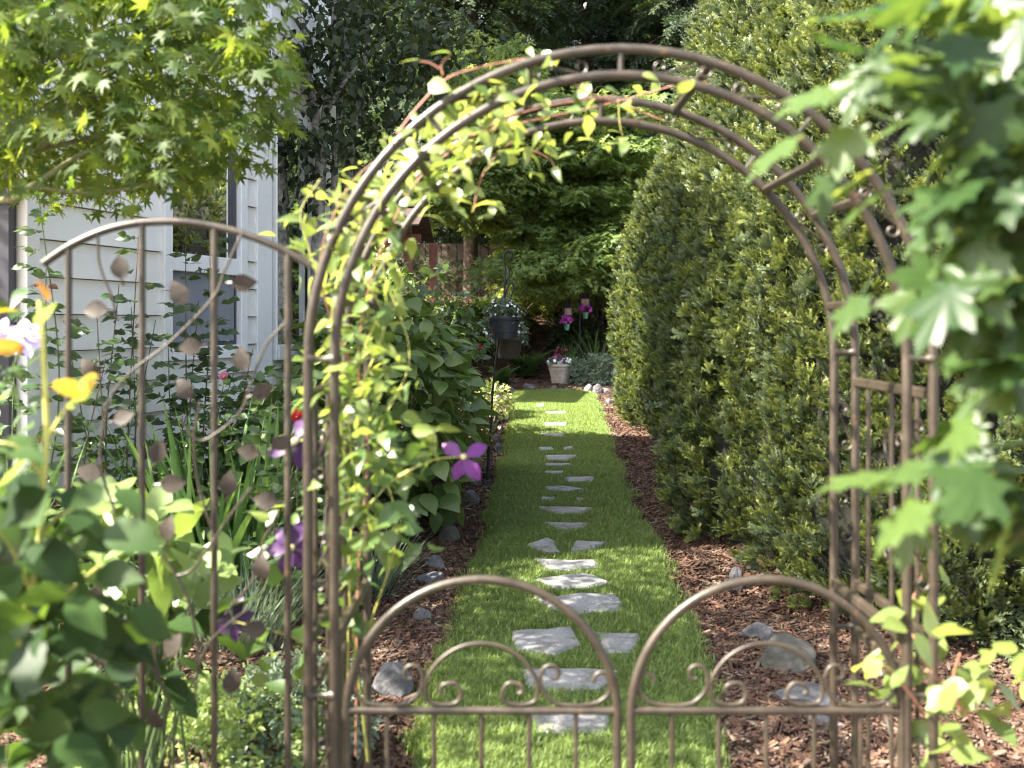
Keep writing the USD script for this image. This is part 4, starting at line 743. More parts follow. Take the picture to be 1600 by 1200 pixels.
# ------------------------------------------------------------------ roses in front of the house wall
def rose(label, base, tips, seed, leaf='rose_leaf', size=.060, red=.015, step=.075, flower=None, start=.18):
    rng = np.random.default_rng(seed); base = V(base, float); th = thing('rose_bush', label, 'rose', base, None); tm = ovate(4, .31, .18, .2, .45); A, B = [], []
    for tip in tips:
        tip = V(tip, float); L = np.linalg.norm(tip - base); mid = (base + tip) / 2 + rng.normal(0, .05, 3) * [1, 1, .3]; b0 = base + rng.normal(0, .05, 3) * [1, 1, 0]
        s = spline([b0, mid, tip], 12); part(th, 'stem', tube(s, np.linspace(.0055, .002, len(s)), 6), 'green_stem' if rng.uniform() < .6 else 'brown_stem', smooth=True)
        acc = np.r_[0, np.cumsum(np.linalg.norm(np.diff(s, axis=0), axis=1))]
        for q in np.arange(acc[-1] * start, acc[-1], step):
            o = V([np.interp(q, acc, s[:, i]) for i in range(3)]); a = rng.uniform(0, 6.28); d = unit(V([math.cos(a), math.sin(a), rng.uniform(-.1, .6)])); side = unit(np.cross(d, [0, 0, 1.0])); R = rng.uniform(.07, .11)
            isred = rng.uniform() < red * (1 if q < acc[-1] * .75 else 2.5)
            for (t, sgn) in ((1, 0), (.75, 1), (.75, -1), (.42, 1), (.42, -1)):
                dd = unit(d + side * sgn * 1.3 + rng.normal(0, .15, 3) + [0, 0, -.2]); (B if isred else A).append((o + d * R * t + side * sgn * .004, dd, unit(V([.2, -.35, .8]) + rng.normal(0, .5, 3)), size * rng.uniform(.8, 1.25), rng.uniform()))
    gs = []
    for lst, mt in ((A, leaf), (B, 'red_rose_leaf')):
        if lst: gs.append((tm, V([l[0] for l in lst]), V([l[1] for l in lst]), V([l[2] for l in lst]), V([l[3] for l in lst]), V([l[4] for l in lst]), mt))
    put_leaves(th, gs, 160)
    if flower: bloom(th, *flower)
    return th
def bloom(parent, c, size, mat, petals=14, facing=(0, -1, .5), seed=1, label=None, ptm=None, cup=.9):
    """A flower of separate petals round a centre."""
    rng = np.random.default_rng(seed); c = V(c, float); f = unit(V(facing, float)); a = unit(np.cross(f, [0, 0, 1.0] if abs(f[2]) < .9 else [1.0, 0, 0])); b = np.cross(f, a)
    ctr = trimesh.creation.icosphere(1, size * .16); h = part(parent, 'flower', (np.array(ctr.vertices) + c + f * size * .05, ctr.faces), 'yellow_stamen', label=label)
    tm = ptm or ovate(5, .42, .25, -.35, .6)
    for k in range(petals):
        ring = k / petals; t = k * 2.399; dr = unit(math.cos(t) * a + math.sin(t) * b + f * (cup * (1 - ring) + .1)); vs = place(tm, c[None], dr[None], (f + rng.normal(0, .1, 3))[None], [size * (.55 + .45 * ring)]); part(h, 'petal', (vs[0], tm[1]), mat, smooth=True)
    return h
def star_flower(parent, px, py, y, size, mat, angs, seed, label, facing=(0, -1, .25), w=.27):
    c = P(px, py, y); f = unit(V(facing, float)); a = unit(np.cross([0, 0, 1.0], f)) * 1.0; a = -a if a[0] < 0 else a; b = np.cross(f, a); b = b if b[2] > 0 else -b; rng = np.random.default_rng(seed)
    ctr = trimesh.creation.icosphere(1, size * .12); h = part(parent, 'flower', (np.array(ctr.vertices) + c + f * .006, ctr.faces), 'yellow_stamen', label=label); tm = ovate(9, w, .22, .30, .58, .10)
    for t in angs:
        t = math.radians(t); d = math.cos(t) * a + math.sin(t) * b + f * rng.uniform(-.12, .18); vs = place(tm, c[None], d[None], (f + rng.normal(0, .2, 3))[None], [size * rng.uniform(.9, 1.1)]); part(h, 'petal', (vs[0], tm[1]), mat, smooth=True)
rose('rose bush with tall bare stems in front of the window', on_ground(-1.66, 5.55), [P(290, 345, 5.5), P(327, 352, 5.5), P(340, 420, 5.4), P(262, 520, 5.3), P(310, 470, 5.6), P(395, 545, 5.5), P(372, 560, 5.3)], 111)
rose('rose bush against the siding left of the window', on_ground(-1.9, 5.0), [P(186, 445, 5.0), P(216, 370, 5.0), P(150, 470, 4.9), P(243, 500, 5.1), P(108, 540, 4.9), P(205, 480, 5.2), P(225, 560, 4.9), P(165, 560, 4.7)], 112)
rose('thin climbing rose stem beside the dark downspout', on_ground(-2.1, 4.65), [P(60, 300, 4.65), P(72, 420, 4.65), P(30, 470, 4.6)], 113, red=.06, size=.065)
rose('low rose bush with a single dusty pink bloom below the window', on_ground(-1.5, 5.2), [P(350, 596, 5.2), P(330, 590, 5.1), P(385, 600, 5.2), P(300, 610, 5.2), P(405, 640, 5.2), P(360, 650, 5.0), P(320, 660, 5.0), P(285, 650, 5.1)], 114, step=.045, flower=(P(350, 590, 5.18), .035, 'pink_petal', 16))
rr = rose('rose with a red bloom behind the left arbor posts', on_ground(-.98, 4.5), [P(463, 655, 4.4), P(440, 690, 4.4), P(480, 700, 4.5), P(430, 640, 4.6)], 115, step=.05, flower=(P(464, 652, 4.38), .04, 'red_petal', 16))
rose('rose with a small red bud beside the hanging planters', on_ground(-.34, 8.6), [P(750, 545, 8.4), P(735, 500, 8.5), P(700, 480, 8.6)], 116, flower=(P(750, 543, 8.35), .03, 'red_petal', 12, (.3, -1, .3)), size=.06)

# ------------------------------------------------------------------ blades: iris, lavender, grasses
def blades(name, label, cat, base, n, L, w, mat, seed, spread=.12, lean=.35, curl=.5, keep=300, group=None, z=None):
    rng = np.random.default_rng(seed); base = V(base, float); th = thing(name, label, cat, base, group); k0 = 0; vs, fs, ts = [], [], []
    for k in range(n):
        a = rng.uniform(0, 6.28); r = spread * math.sqrt(rng.uniform()); b = base + V([r * math.cos(a), r * math.sin(a), -.02]); a2 = a + rng.normal(0, .7); d = V([math.cos(a2), math.sin(a2), 0]); s = V([-d[1], d[0], 0]) ; l = L * rng.uniform(.6, 1.1); ln = lean * rng.uniform(.2, 1.3); t = np.linspace(0, 1, 8)[:, None]
        mid = b + d * l * (ln * t + curl * ln * t ** 3) + V([0, 0, 1.0]) * l * (t - .35 * curl * ln * t ** 3); ww = w * rng.uniform(.7, 1.2) * np.interp(t[:, 0], [0, .3, .8, 1], [.7, 1, .6, .02])[:, None]
        tw = rng.normal(0, .5); sv = s * math.cos(tw) + d * math.sin(tw)
        v = np.vstack([mid - sv * ww, mid + d * ww * .25, mid + sv * ww]); f = []
        for i in range(7): f += [[i, 8 + i, 9 + i], [i, 9 + i, i + 1], [8 + i, 16 + i, 17 + i], [8 + i, 17 + i, 9 + i]]
        if k < keep: part(th, 'leaf', (v, V(f)), mat, smooth=True, tone=np.full(24, rng.uniform()))
        else: vs.append((v, V(f), np.full(24, rng.uniform())))
    if vs: m = cat_mesh(vs); part(th, 'foliage', m[:2], mat, smooth=True, tone=m[2], kind='stuff')
    return th
blades('iris_clump', 'clump of upright green iris sword leaves behind the trellis panel', 'iris', on_ground(-1.32, 4.75), 85, .95, .020, 'iris_leaf', 121, .26, .34, .35)
blades('iris_clump', 'smaller clump of sword leaves at the far left under the downspout', 'iris', on_ground(-2.02, 4.3), 34, .85, .018, 'iris_leaf', 122, .16, .35)
blades('lavender', 'grey-green lavender tuft in the mulch right of the left arbor posts', 'lavender', on_ground(-.70, 5.1), 260, .34, .0035, 'lavender_leaf', 123, .10, .75, .2, keep=120)
blades('lavender', 'dull green lavender mound behind the trellis panel', 'lavender', on_ground(-1.12, 4.35), 340, .42, .0035, 'lavender_leaf', 124, .16, .7, .3, keep=120)
blades('ornamental_grass', 'spiky yellow-green grass behind the cushion plant', 'ornamental grass', on_ground(1.32, 16.5), 26, .95, .016, 'iris_leaf', 125, .10, .75, .6)
shrub_cloud('cushion_plant', 'grey-green cushion plant among the far right rocks', 'shrub', (1.25, 15.7, .78), (.32, .3, .26), 420, BROADP, 'lavender_leaf', (.08, .14), 126, nst=4)
def fern(label, base, n, L, seed):
    rng = np.random.default_rng(seed); base = V(base, float); th = thing('fern', label, 'fern', base, 'ferns on the bank'); tm = ovate(3, .22, .1, .2)
    for k in range(n):
        a = k * 2.4 + rng.normal(0, .3); d = V([math.cos(a), math.sin(a), 0]); l = L * rng.uniform(.75, 1.15); t = np.linspace(0, 1, 15)[1:]
        s = base + d * (l * .62 * t[:, None]) + V([0, 0, 1.0]) * l * (1.15 * t - .55 * t ** 2)[:, None]; tg = unit(np.gradient(s, axis=0)); side = unit(np.cross(tg, [0, 0, 1.0])); out = [tube(s, .004, 4)]
        for sg in (-1, 1):
            vs = place(tm, s, side * sg + tg * .45 + [0, 0, -.2], np.tile([0, 0, 1.0], (len(s), 1)) + d * .2, l * .30 * (1.08 - t)); out += [(v, tm[1]) for v in vs]
        m = cat_mesh(out); part(th, 'frond', m[:2], 'fern_leaf', tone=np.full(len(m[0]), rng.uniform()))
fern('larger sword fern below the hanging planters at the lawn end', on_ground(.22, 16.55), 34, .66, 131); fern('smaller fern left of the larger one at the lawn end', on_ground(-.15, 15.7), 18, .42, 132)

# ------------------------------------------------------------------ planters, pots, feeders
def star_cluster(parent, c, rad, n, size, mat, seed, leafmat_='lavender_leaf', nl=160, zlo=-.3, name='flower'):
    rng = np.random.default_rng(seed); p, u = bush_points(rng, nl, V(c, float), rad, .3, zlo, 2, seed); k = len(p)
    vs = place(ovate(3, .3, .2, .2), p, unit(u + rng.normal(0, .5, (k, 3))), unit(V([0, 0, 1.0]) + rng.normal(0, .5, (k, 3))), rng.uniform(.03, .055, k)); m = merge(vs, ovate(3, .3, .2, .2)[1], rng.uniform(0, 1, k)); part(parent, 'foliage', m[:2], leafmat_, tone=m[2], kind='stuff')
    p, u = bush_points(rng, n, V(c, float), [r * 1.1 for r in rad], .85, zlo, 2, seed + 1); tm = ovate(2, .45, .2, -.2, .6)
    for q, w in zip(p, u):
        f = unit(w + [0, -.5, .4] + rng.normal(0, .3, 3)); a = unit(np.cross(f, [.1, .2, 1.0])); b = np.cross(f, a); t = np.arange(5) * 1.2566
        vs = place(tm, np.tile(q, (5, 1)), np.cos(t)[:, None] * a + np.sin(t)[:, None] * b + f * .25, np.tile(f, (5, 1)), np.full(5, size * rng.uniform(.8, 1.2))); m = merge(vs, tm[1], np.zeros(5)); part(parent, name, m[:2], mat)
hk = thing('shepherd_hook', 'leaning black iron shepherd hook holding two tiered hanging planters', 'plant hook', G(762, 762))
HY_ = G(762, 765)[1]
part(hk, 'pole', tube(spline([P(762, 768, HY_), P(770, 610, HY_), P(778, 540, HY_), P(787, 470, HY_), P(790, 420, HY_)], 5), .0075, 8), 'black_iron', smooth=True)
part(hk, 'base_sleeve', cat_mesh([tube([P(760.5, 768, HY_), P(764.5, 690, HY_)], .012, 8), box(P(756, 764, HY_) - [0, .03, 0], P(768, 750, HY_) + [0, .03, 0], .004)])[:2], 'black_iron')
for pts in ([(790, 420), (787, 404), (790, 394), (797, 391), (800, 398), (797, 405)], [(788, 455), (791, 440), (796, 428), (793, 412)], [(789, 470), (792, 452), (799, 441), (802, 450), (799, 462), (795, 470)]):
    part(hk, 'hook', tube(spline([P(a, b, HY_) for a, b in pts], 6), .006, 7), 'black_iron', smooth=True)
def planter(label, px, ytop, wtop, h, yy, mat, group, seed, flowers):
    c = P(px, ytop + h, yy); k = yy / F; R, H = wtop * k / 2, h * k; th = thing('hanging_planter', label, 'planter', c, group)
    prof = [(0, 0), (R * .70, 0), (R * .74, H * .03), (R * .80, H * .3), (R * .815, H * .31), (R * .83, H * .36), (R * .93, H * .86), (R * 1.0, H * .87), (R * 1.02, H * .98), (R * 1.0, H), (R * .93, H), (R * .92, H * .9), (0, H * .88)]
    part(th, 'pot', lathe(prof, 40, c), mat, smooth=35)
    for s in (-1, 0, 1): part(th, 'hanger', tube([c + [s * R * .9, 0, H], c + V([s * R * .2, .03, H + .22])], .0022, 5), 'black_iron')
    for (dx, dz, rr, hh, n, nl) in flowers: star_cluster(th, c + V([dx * R, 0, H + dz * H]), (rr * R, rr * R * .8, hh * H), n, .013, 'white_petal', seed + int(dx * 10), nl=nl, zlo=-.8)
    return th
planter('upper black hanging planter full of small white flowers', 787.5, 495, 52, 35, HY_ - .1, 'planter_plastic', 'tiered hanging planters', 141, [(0, .18, .95, .60, 44, 340), (-.95, -.30, .30, .7, 14, 80)])
planter('lower olive-tinted hanging planter hanging behind and below the upper one', 795, 529, 44, 31, HY_ + .25, 'planter_plastic_olive', 'tiered hanging planters', 142, [(.75, .2, .45, .5, 18, 110), (-.9, .15, .45, .5, 14, 90)])
pc = V([P(875, 600, 15.9)[0], 15.9, float(gz(0, 15.9))]); sp = thing('stone_pot', 'pale stone-coloured flower pot with a wavy band at the end of the lawn', 'flower pot', pc)
k = 15.9 / F; R, H = 19 * k, 31 * k
part(sp, 'pot', lathe([(0, 0), (R * .64, 0), (R * .66, H * .03), (R * .72, H * .22), (R * .74, H * .225), (R * .74, H * .25), (R * .73, H * .255), (R * .86, H * .62), (R * .885, H * .625), (R * .885, H * .655), (R * .87, H * .66), (R * .93, H * .86), (R * 1.0, H * .87), (R * 1.02, H * .93), (R * 1.0, H), (R * .88, H), (R * .86, H * .88), (0, H * .86)], 40, pc), 'stone_pot', smooth=30)
for ph in (0, math.pi / 2): a = np.linspace(0, 2 * np.pi, 121); part(sp, 'wave_band', tube(np.stack([pc[0] + R * .905 * np.cos(a), pc[1] + R * .905 * np.sin(a), pc[2] + H * (.755 + .045 * np.sin(a * 12 + ph))], 1), .006, 6), 'stone_pot', smooth=True)
fl = thing('potted_flowers', 'crimson, magenta and white flowers with sword leaves growing in the stone pot', 'flowers', pc + [0, 0, H * .87])
star_cluster(fl, pc + V([-.10, -.05, H + .02]), (.10, .10, .06), 16, .028, 'white_petal', 151); star_cluster(fl, pc + V([.09, -.06, H + .03]), (.07, .08, .05), 12, .028, 'white_petal', 152, nl=60)
star_cluster(fl, pc + V([-.03, -.02, H + .06]), (.07, .08, .07), 14, .028, 'magenta_petal', 153, nl=60); star_cluster(fl, pc + V([.02, .04, H + .13]), (.10, .1, .10), 26, .026, 'crimson_petal', 154, 'red_rose_leaf', 120)
for j in range(9):
    a = -.5 + j * .13; b0 = pc + V([.10 + .01 * j, .03, H]); m = tube(spline([b0, b0 + V([.1 * a, .0, .16]), b0 + V([.28 * a, 0, .30 + .02 * (j % 3)])], 4), np.linspace(.011, .001, 9), 4); part(fl, 'leaf', m, 'iris_leaf', tone=np.full(len(m[0]), .6))
fh = thing('feeder_hook', 'thin dark iron hook stand carrying two lantern feeders and two small flower pots', 'plant hook', on_ground(P(906, 590, 16.3)[0], 16.3))
hx = P(906, 590, 16.3)[0]; zt = P(0, 445, 16.3)[2]
part(fh, 'pole', tube([[hx, 16.3, float(gz(hx, 16.3)) - .05], [hx, 16.3, zt]], .009, 7), 'black_iron')
for s, px, pz in ((1, 914, 446), (-1, 887, 458)): q = P(px, pz, 16.3); part(fh, 'arm', tube(spline([[hx, 16.3, zt - .25], [hx, 16.3, zt], [(hx + q[0]) / 2, 16.3, zt + .07], [q[0], 16.3, q[2] + .04], [q[0], 16.3, q[2] - .03]], 6), .006, 6), 'black_iron', smooth=True)
for px, py, w, h, lab in ((914, 470, 17, 24, 'right hanging lantern-shaped bird feeder with dark pointed roof'), (887.5, 484, 15, 20, 'left hanging lantern-shaped bird feeder, lower than its neighbour')):
    k = 16.3 / F; c = P(px, py + h / 2, 16.3); R = w * k / 2; H = h * k; th = thing('lantern_feeder', lab, 'bird feeder', c, 'lantern feeders hanging on the iron stand')
    def sq(r0, r1, z0, z1): return trimesh.convex.convex_hull(np.array([[sx * r + c[0], sy * r + c[1], c[2] + z] for r, z in ((r0, z0), (r1, z1)) for sx in (-1, 1) for sy in (-1, 1)]))
    part(th, 'body', sq(R * .66, R * .74, H * .1, H * .62), 'feeder_body'); part(th, 'roof', sq(R * 1.05, R * .12, H * .64, H), 'feeder_roof'); part(th, 'tray', sq(R * .9, R * .9, 0, H * .09), 'feeder_roof')
    for sx in (-1, 1):
        for sy in (-1, 1): part(th, 'post', box((c[0] + sx * R * .78 - .008, c[1] + sy * R * .78 - .008, c[2] + H * .09), (c[0] + sx * R * .78 + .008, c[1] + sy * R * .78 + .008, c[2] + H * .64)), 'feeder_roof')
    part(th, 'ring', tube([[c[0], c[1], c[2] + H * .98], [c[0], c[1], c[2] + H * 1.3]], .004, 5), 'black_iron')
for px, py, lab in ((914.5, 494, 'small green hanging pot of magenta flowers under the right feeder'), (885.5, 512, 'small green hanging pot of purple flowers under the left feeder')):
    k = 16.2 / F; c = P(px, py + 4, 16.2); th = thing('small_hanging_pot', lab, 'flower pot', c, 'small flower pots hanging under the feeders')
    part(th, 'pot', lathe([(0, 0), (.032, 0), (.046, .085), (.05, .087), (.05, .1), (.043, .1), (0, .09)], 20, c), 'green_pot', smooth=35)
    star_cluster(th, c + V([0, -.01, .14]), (.09, .08, .06), 34, .028, 'magenta_petal', int(px), nl=50); part(th, 'hanger', tube([c + V([0, 0, .1]), c + V([0, .05, .36])], .003, 5), 'black_iron')

# ------------------------------------------------------------------ clematis on the arbor
cl = thing('clematis', 'purple-flowered clematis climbing the left posts and over the arch of the arbor', 'climbing plant', on_ground(-.40, 2.55))
CST = [([(556, 1180, 2.5), (560, 900, 2.5), (575, 700, 2.5), (560, 560, 2.45), (585, 420, 2.4), (640, 300, 2.4), (700, 240, 2.4), (780, 190, 2.4), (860, 165, 2.45), (960, 150, 2.5)], 'red_stem', .004), ([(540, 1190, 2.6), (545, 950, 2.6), (548, 800, 2.55), (530, 640, 2.4), (520, 480, 2.3), (560, 360, 2.3), (620, 270, 2.35), (700, 200, 2.4), (760, 150, 2.3)], 'young_stem', .004),
       ([(575, 1190, 2.65), (545, 900, 2.4), (565, 830, 2.35), (556, 760, 2.35), (545, 640, 2.3), (575, 580, 2.3), (600, 500, 2.3), (560, 420, 2.3)], 'young_stem', .0045), ([(620, 210, 2.2), (655, 165, 2.2), (700, 122, 2.2), (760, 103, 2.2), (820, 92, 2.2)], 'red_stem', .004), ([(692, 118, 2.2), (690, 100, 2.2), (705, 85, 2.2)], 'red_stem', .003), ([(688, 108, 2.2), (670, 98, 2.2), (655, 96, 2.2)], 'red_stem', .003),
       ([(660, 230, 2.45), (760, 205, 2.45), (870, 180, 2.5), (960, 160, 2.5), (1060, 132, 2.45), (1105, 128, 2.45)], 'red_stem', .0032), ([(880, 120, 2.4), (920, 145, 2.5), (990, 170, 2.6), (1040, 190, 2.6)], 'red_stem', .003), ([(740, 330, 2.4), (748, 290, 2.4), (765, 255, 2.4), (800, 220, 2.4)], 'red_stem', .0028), ([(966, 155, 2.6), (968, 190, 2.6), (973, 215, 2.6), (975, 240, 2.6)], 'young_stem', .0018), ([(820, 230, 2.5), (860, 250, 2.5), (875, 285, 2.5)], 'red_stem', .002),
       ([(555, 580, 2.35), (590, 500, 2.3), (618, 480, 2.3), (628, 440, 2.3), (618, 410, 2.3)], 'young_stem', .003), ([(600, 760, 2.3), (640, 735, 2.3), (680, 718, 2.3), (718, 714, 2.3)], 'young_stem', .003), ([(575, 790, 2.3), (620, 745, 2.3), (660, 725, 2.3)], 'young_stem', .0025), ([(545, 900, 2.4), (490, 870, 2.3), (455, 860, 2.3)], 'young_stem', .003), ([(540, 700, 2.4), (500, 690, 2.3), (462, 688, 2.3)], 'young_stem', .003), ([(520, 1020, 2.4), (440, 990, 2.3), (370, 972, 2.3)], 'young_stem', .003), ([(500, 440, 2.3), (480, 380, 2.3), (470, 330, 2.3), (500, 280, 2.3)], 'young_stem', .0025), ([(560, 600, 2.4), (500, 430, 2.3), (540, 300, 2.3), (600, 240, 2.3)], 'red_stem', .003), ([(570, 1000, 2.5), (620, 830, 2.4), (590, 690, 2.4), (640, 560, 2.4), (600, 430, 2.4)], 'young_stem', .003)]
for pts, mt, r in CST: s = spline([P(*q) for q in pts], 8); part(cl, 'stem', tube(s, np.linspace(r, r * .6, len(s)) * .72, 6), mt, smooth=True)
rng = np.random.default_rng(161)
CCL = [(560, 320, 50, 60, 55), (540, 420, 45, 60, 60), (600, 330, 55, 60, 55), (650, 240, 60, 50, 60), (720, 210, 60, 45, 70), (760, 160, 60, 50, 45), (800, 215, 60, 50, 45), (840, 120, 40, 50, 16), (870, 245, 40, 40, 14), (910, 180, 60, 40, 14), (970, 170, 60, 50, 12), (975, 230, 14, 14, 4), (1000, 140, 60, 25, 8), (700, 300, 60, 45, 34), (745, 325, 35, 20, 6), (560, 520, 50, 60, 60), (600, 450, 40, 60, 46), (540, 620, 45, 70, 50), (600, 600, 45, 60, 44), (580, 700, 60, 60, 64), (560, 800, 55, 70, 50), (590, 850, 40, 50, 20), (620, 790, 30, 60, 22), (500, 330, 40, 60, 22), (460, 390, 40, 60, 12), (480, 600, 40, 60, 10), (540, 900, 40, 60, 16), (650, 700, 50, 40, 16), (430, 870, 40, 40, 10), (440, 1010, 50, 60, 18), (430, 1090, 30, 40, 8), (500, 980, 30, 60, 8), (560, 960, 20, 40, 6), (690, 860, 20, 10, 2), (470, 780, 30, 50, 12)]
pp = []
for cx, cy, rx, ry, n in CCL:
    for _ in range(int(n * .82)): u = rng.normal(0, .55, 2); pp.append(P(cx + u[0] * rx, cy + u[1] * ry, rng.uniform(2.15, 2.75)))
pp += [P(*q) for q in ((655, 93, 2.2), (705, 84, 2.2), (722, 84, 2.2), (670, 130, 2.2), (690, 170, 2.2), (760, 130, 2.2), (815, 105, 2.2))]
p = V(pp); n = len(p); d = unit(rng.normal(0, .8, (n, 3)) * [1, 1, .55] + [0, 0, -.15]); d[-7:] = unit(V([[-1, .1, 0], [-.9, -.2, .3], [1, -.1, .35], [.7, -.5, -.3], [.6, -.3, -.6], [.8, -.3, .2], [.3, -.5, -.8]]))
nr = unit(rng.normal(0, .55, (n, 3)) + [-.15, -.15, 1.0]); mats = rng.integers(0, 3, n)
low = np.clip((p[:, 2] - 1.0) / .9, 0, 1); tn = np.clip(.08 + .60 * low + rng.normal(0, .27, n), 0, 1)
tms = [ovate(6, .27, .2, .3, .36), ovate(6, .32, .12, .15, .36), ovate(6, .24, .35, .45, .38)]
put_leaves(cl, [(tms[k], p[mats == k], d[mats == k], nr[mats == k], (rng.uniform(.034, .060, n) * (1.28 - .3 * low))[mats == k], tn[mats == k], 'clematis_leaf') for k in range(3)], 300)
star_flower(cl, 724, 714, 2.3, .056, 'purple_petal', (145, 28, 250, 305), 171, 'purple four-petalled clematis flower out over the mulch')
star_flower(cl, 462, 690, 2.28, .065, 'dark_purple_petal', (75, 200, 290, 335), 172, 'dark purple clematis flower behind the outer left post')
star_flower(cl, 456, 856, 2.28, .058, 'dark_purple_petal', (10, 70, 130, 185, 250, 310), 173, 'very dark purple clematis flower low behind the post'); star_flower(cl, 366, 970, 2.32, .05, 'dark_purple_petal', (20, 80, 150, 210, 270, 330), 174, 'lowest dark purple clematis flower behind the trellis panel')

cr = thing('leafy_climber', 'bright-leaved climber sprawling over the right foot of the arbor', 'climbing plant', on_ground(.98, 2.35))
for pts in ([(1560, 1200, 2.2), (1520, 1130, 2.2), (1480, 1080, 2.15), (1455, 1050, 2.1)], [(1480, 1200, 2.3), (1440, 1110, 2.2), (1400, 1060, 2.15), (1380, 1040, 2.1)], [(1500, 1110, 2.2), (1490, 1060, 2.2), (1500, 1020, 2.2)], [(1450, 1050, 2.2), (1430, 1000, 2.3), (1420, 960, 2.4), (1440, 900, 2.5)]):
    s = spline([P(*q) for q in pts], 6); part(cr, 'stem', tube(s, np.linspace(.004, .0022, len(s)), 6), 'red_stem', smooth=True)
rng = np.random.default_rng(181); pp = [P(cx + rng.normal(0, .5) * rx, cy + rng.normal(0, .5) * ry, rng.uniform(2.0, 2.5)) for cx, cy, rx, ry, n in ((1400, 1040, 50, 40, 10), (1520, 1050, 50, 40, 14), (1450, 1090, 60, 50, 16), (1440, 960, 40, 60, 12), (1500, 1140, 60, 40, 14), (1590, 1060, 30, 20, 5), (1360, 1070, 20, 20, 3)) for _ in range(n)]
p = V(pp); n = len(p); put_leaves(cr, [(tms[1], p, unit(rng.normal(0, .7, (n, 3)) + [0, -.1, -.15]), unit(rng.normal(0, .5, (n, 3)) + [-.2, -.2, 1]), rng.uniform(.05, .08, n), rng.uniform(.3, .9, n), 'clematis_leaf')], 300)

# ------------------------------------------------------------------ Japanese maple (top left)
jm = thing('japanese_maple', 'green Japanese maple with finely lobed leaves reaching in at the top left', 'maple tree', on_ground(-2.55, 3.3))
jb = on_ground(-2.55, 3.3)
trunk(jm, [jb - [0, 0, .1], jb + V([.05, .02, .9]), P(-300, 330, 3.35), P(-150, 290, 3.4)], .075, .045, 'maple_bark')
for pts, r0, r1 in (([(-160, 292, 3.4), (0, 255, 3.3), (55, 236, 3.3), (100, 195, 3.3), (150, 150, 3.35), (200, 60, 3.4)], .018, .006), ([(-160, 292, 3.4), (0, 312, 3.2), (50, 290, 3.15), (130, 240, 3.2), (220, 215, 3.3), (330, 200, 3.4)], .014, .003), ([(40, 240, 3.3), (120, 220, 3.35), (200, 200, 3.5), (300, 150, 3.6), (390, 130, 3.7)], .009, .003), ([(-100, 280, 3.4), (0, 220, 3.5), (60, 170, 3.5), (150, 120, 3.6), (260, 60, 3.7)], .011, .003), ([(-100, 200, 3.6), (60, 100, 3.7), (180, 30, 3.8), (300, -40, 3.9)], .011, .003), ([(100, 195, 3.3), (110, 140, 3.3), (90, 80, 3.3)], .008, .003), ([(50, 290, 3.15), (120, 300, 3.2), (200, 295, 3.25), (280, 280, 3.3)], .008, .003)):
    trunk(jm, [P(*q) for q in pts], r0, r1, 'maple_bark', 'branch')
rng = np.random.default_rng(191); pp, dd = [], []
JCL = [(cx, cy) for cx in range(-140, 430, 48) for cy in range(-110, 330, 34)]
for cx, cy in JCL:
    lim = np.interp(cx, [-140, 0, 60, 130, 200, 330, 400, 430], [300, 300, 285, 285, 300, 300, 220, 150])
    if cy > lim - 10: continue
    for L in range(2):
        yc = rng.uniform(2.9, 4.4); c = V([cx + rng.normal(0, 22), cy + rng.normal(0, 18)])
        for _ in range(21 if cy < 40 else 19):
            a, r = rng.uniform(0, 6.28), math.sqrt(rng.uniform()); q = P(c[0] + 62 * r * math.cos(a), c[1] + 12 * rng.normal() + 14 * r * r, yc + .35 * r * math.sin(a)); pp.append(q); dd.append([math.cos(a) * .8, math.sin(a) * .8, -.75])
for x in np.arange(-60, 330, 9.5):                                         # the hanging fringe of the crown
    lim = np.interp(x, [-140, 0, 60, 130, 200, 330, 400, 430], [285, 285, 270, 275, 300, 290, 220, 150]); pp.append(P(x + rng.normal(0, 5), lim + rng.uniform(-25, 22), rng.uniform(3.0, 3.6))); dd.append([rng.normal(0, .5), -.2, -1.2])
for k in range(9500):                                                        # crown out of view, placed to shade the near lawn and yew
    u = unit(rng.normal(size=3)); pp.append(V([-3.25, 3.6, 4.7]) + u * V([1.25, 1.9, 2.35]) * rng.uniform(.2, 1) ** .5); dd.append([u[0], u[1], -.5])
p = V(pp); n = len(p); d = unit(V(dd) + rng.normal(0, .35, (n, 3))); nr = unit(V([0, -.15, 1.0]) + rng.normal(0, .45, (n, 3)))
JML = [palmate(7, 2.2, .42, .22, .22, False), palmate(7, 2.05, .40, .20, .38, False)]; mk_ = rng.integers(0, 2, n)
put_leaves(jm, [(JML[k], p[mk_ == k], d[mk_ == k], nr[mk_ == k], rng.uniform(.036, .060, (mk_ == k).sum()), rng.uniform(0, 1, (mk_ == k).sum()), 'maple_leaf') for k in (0, 1)], 300)

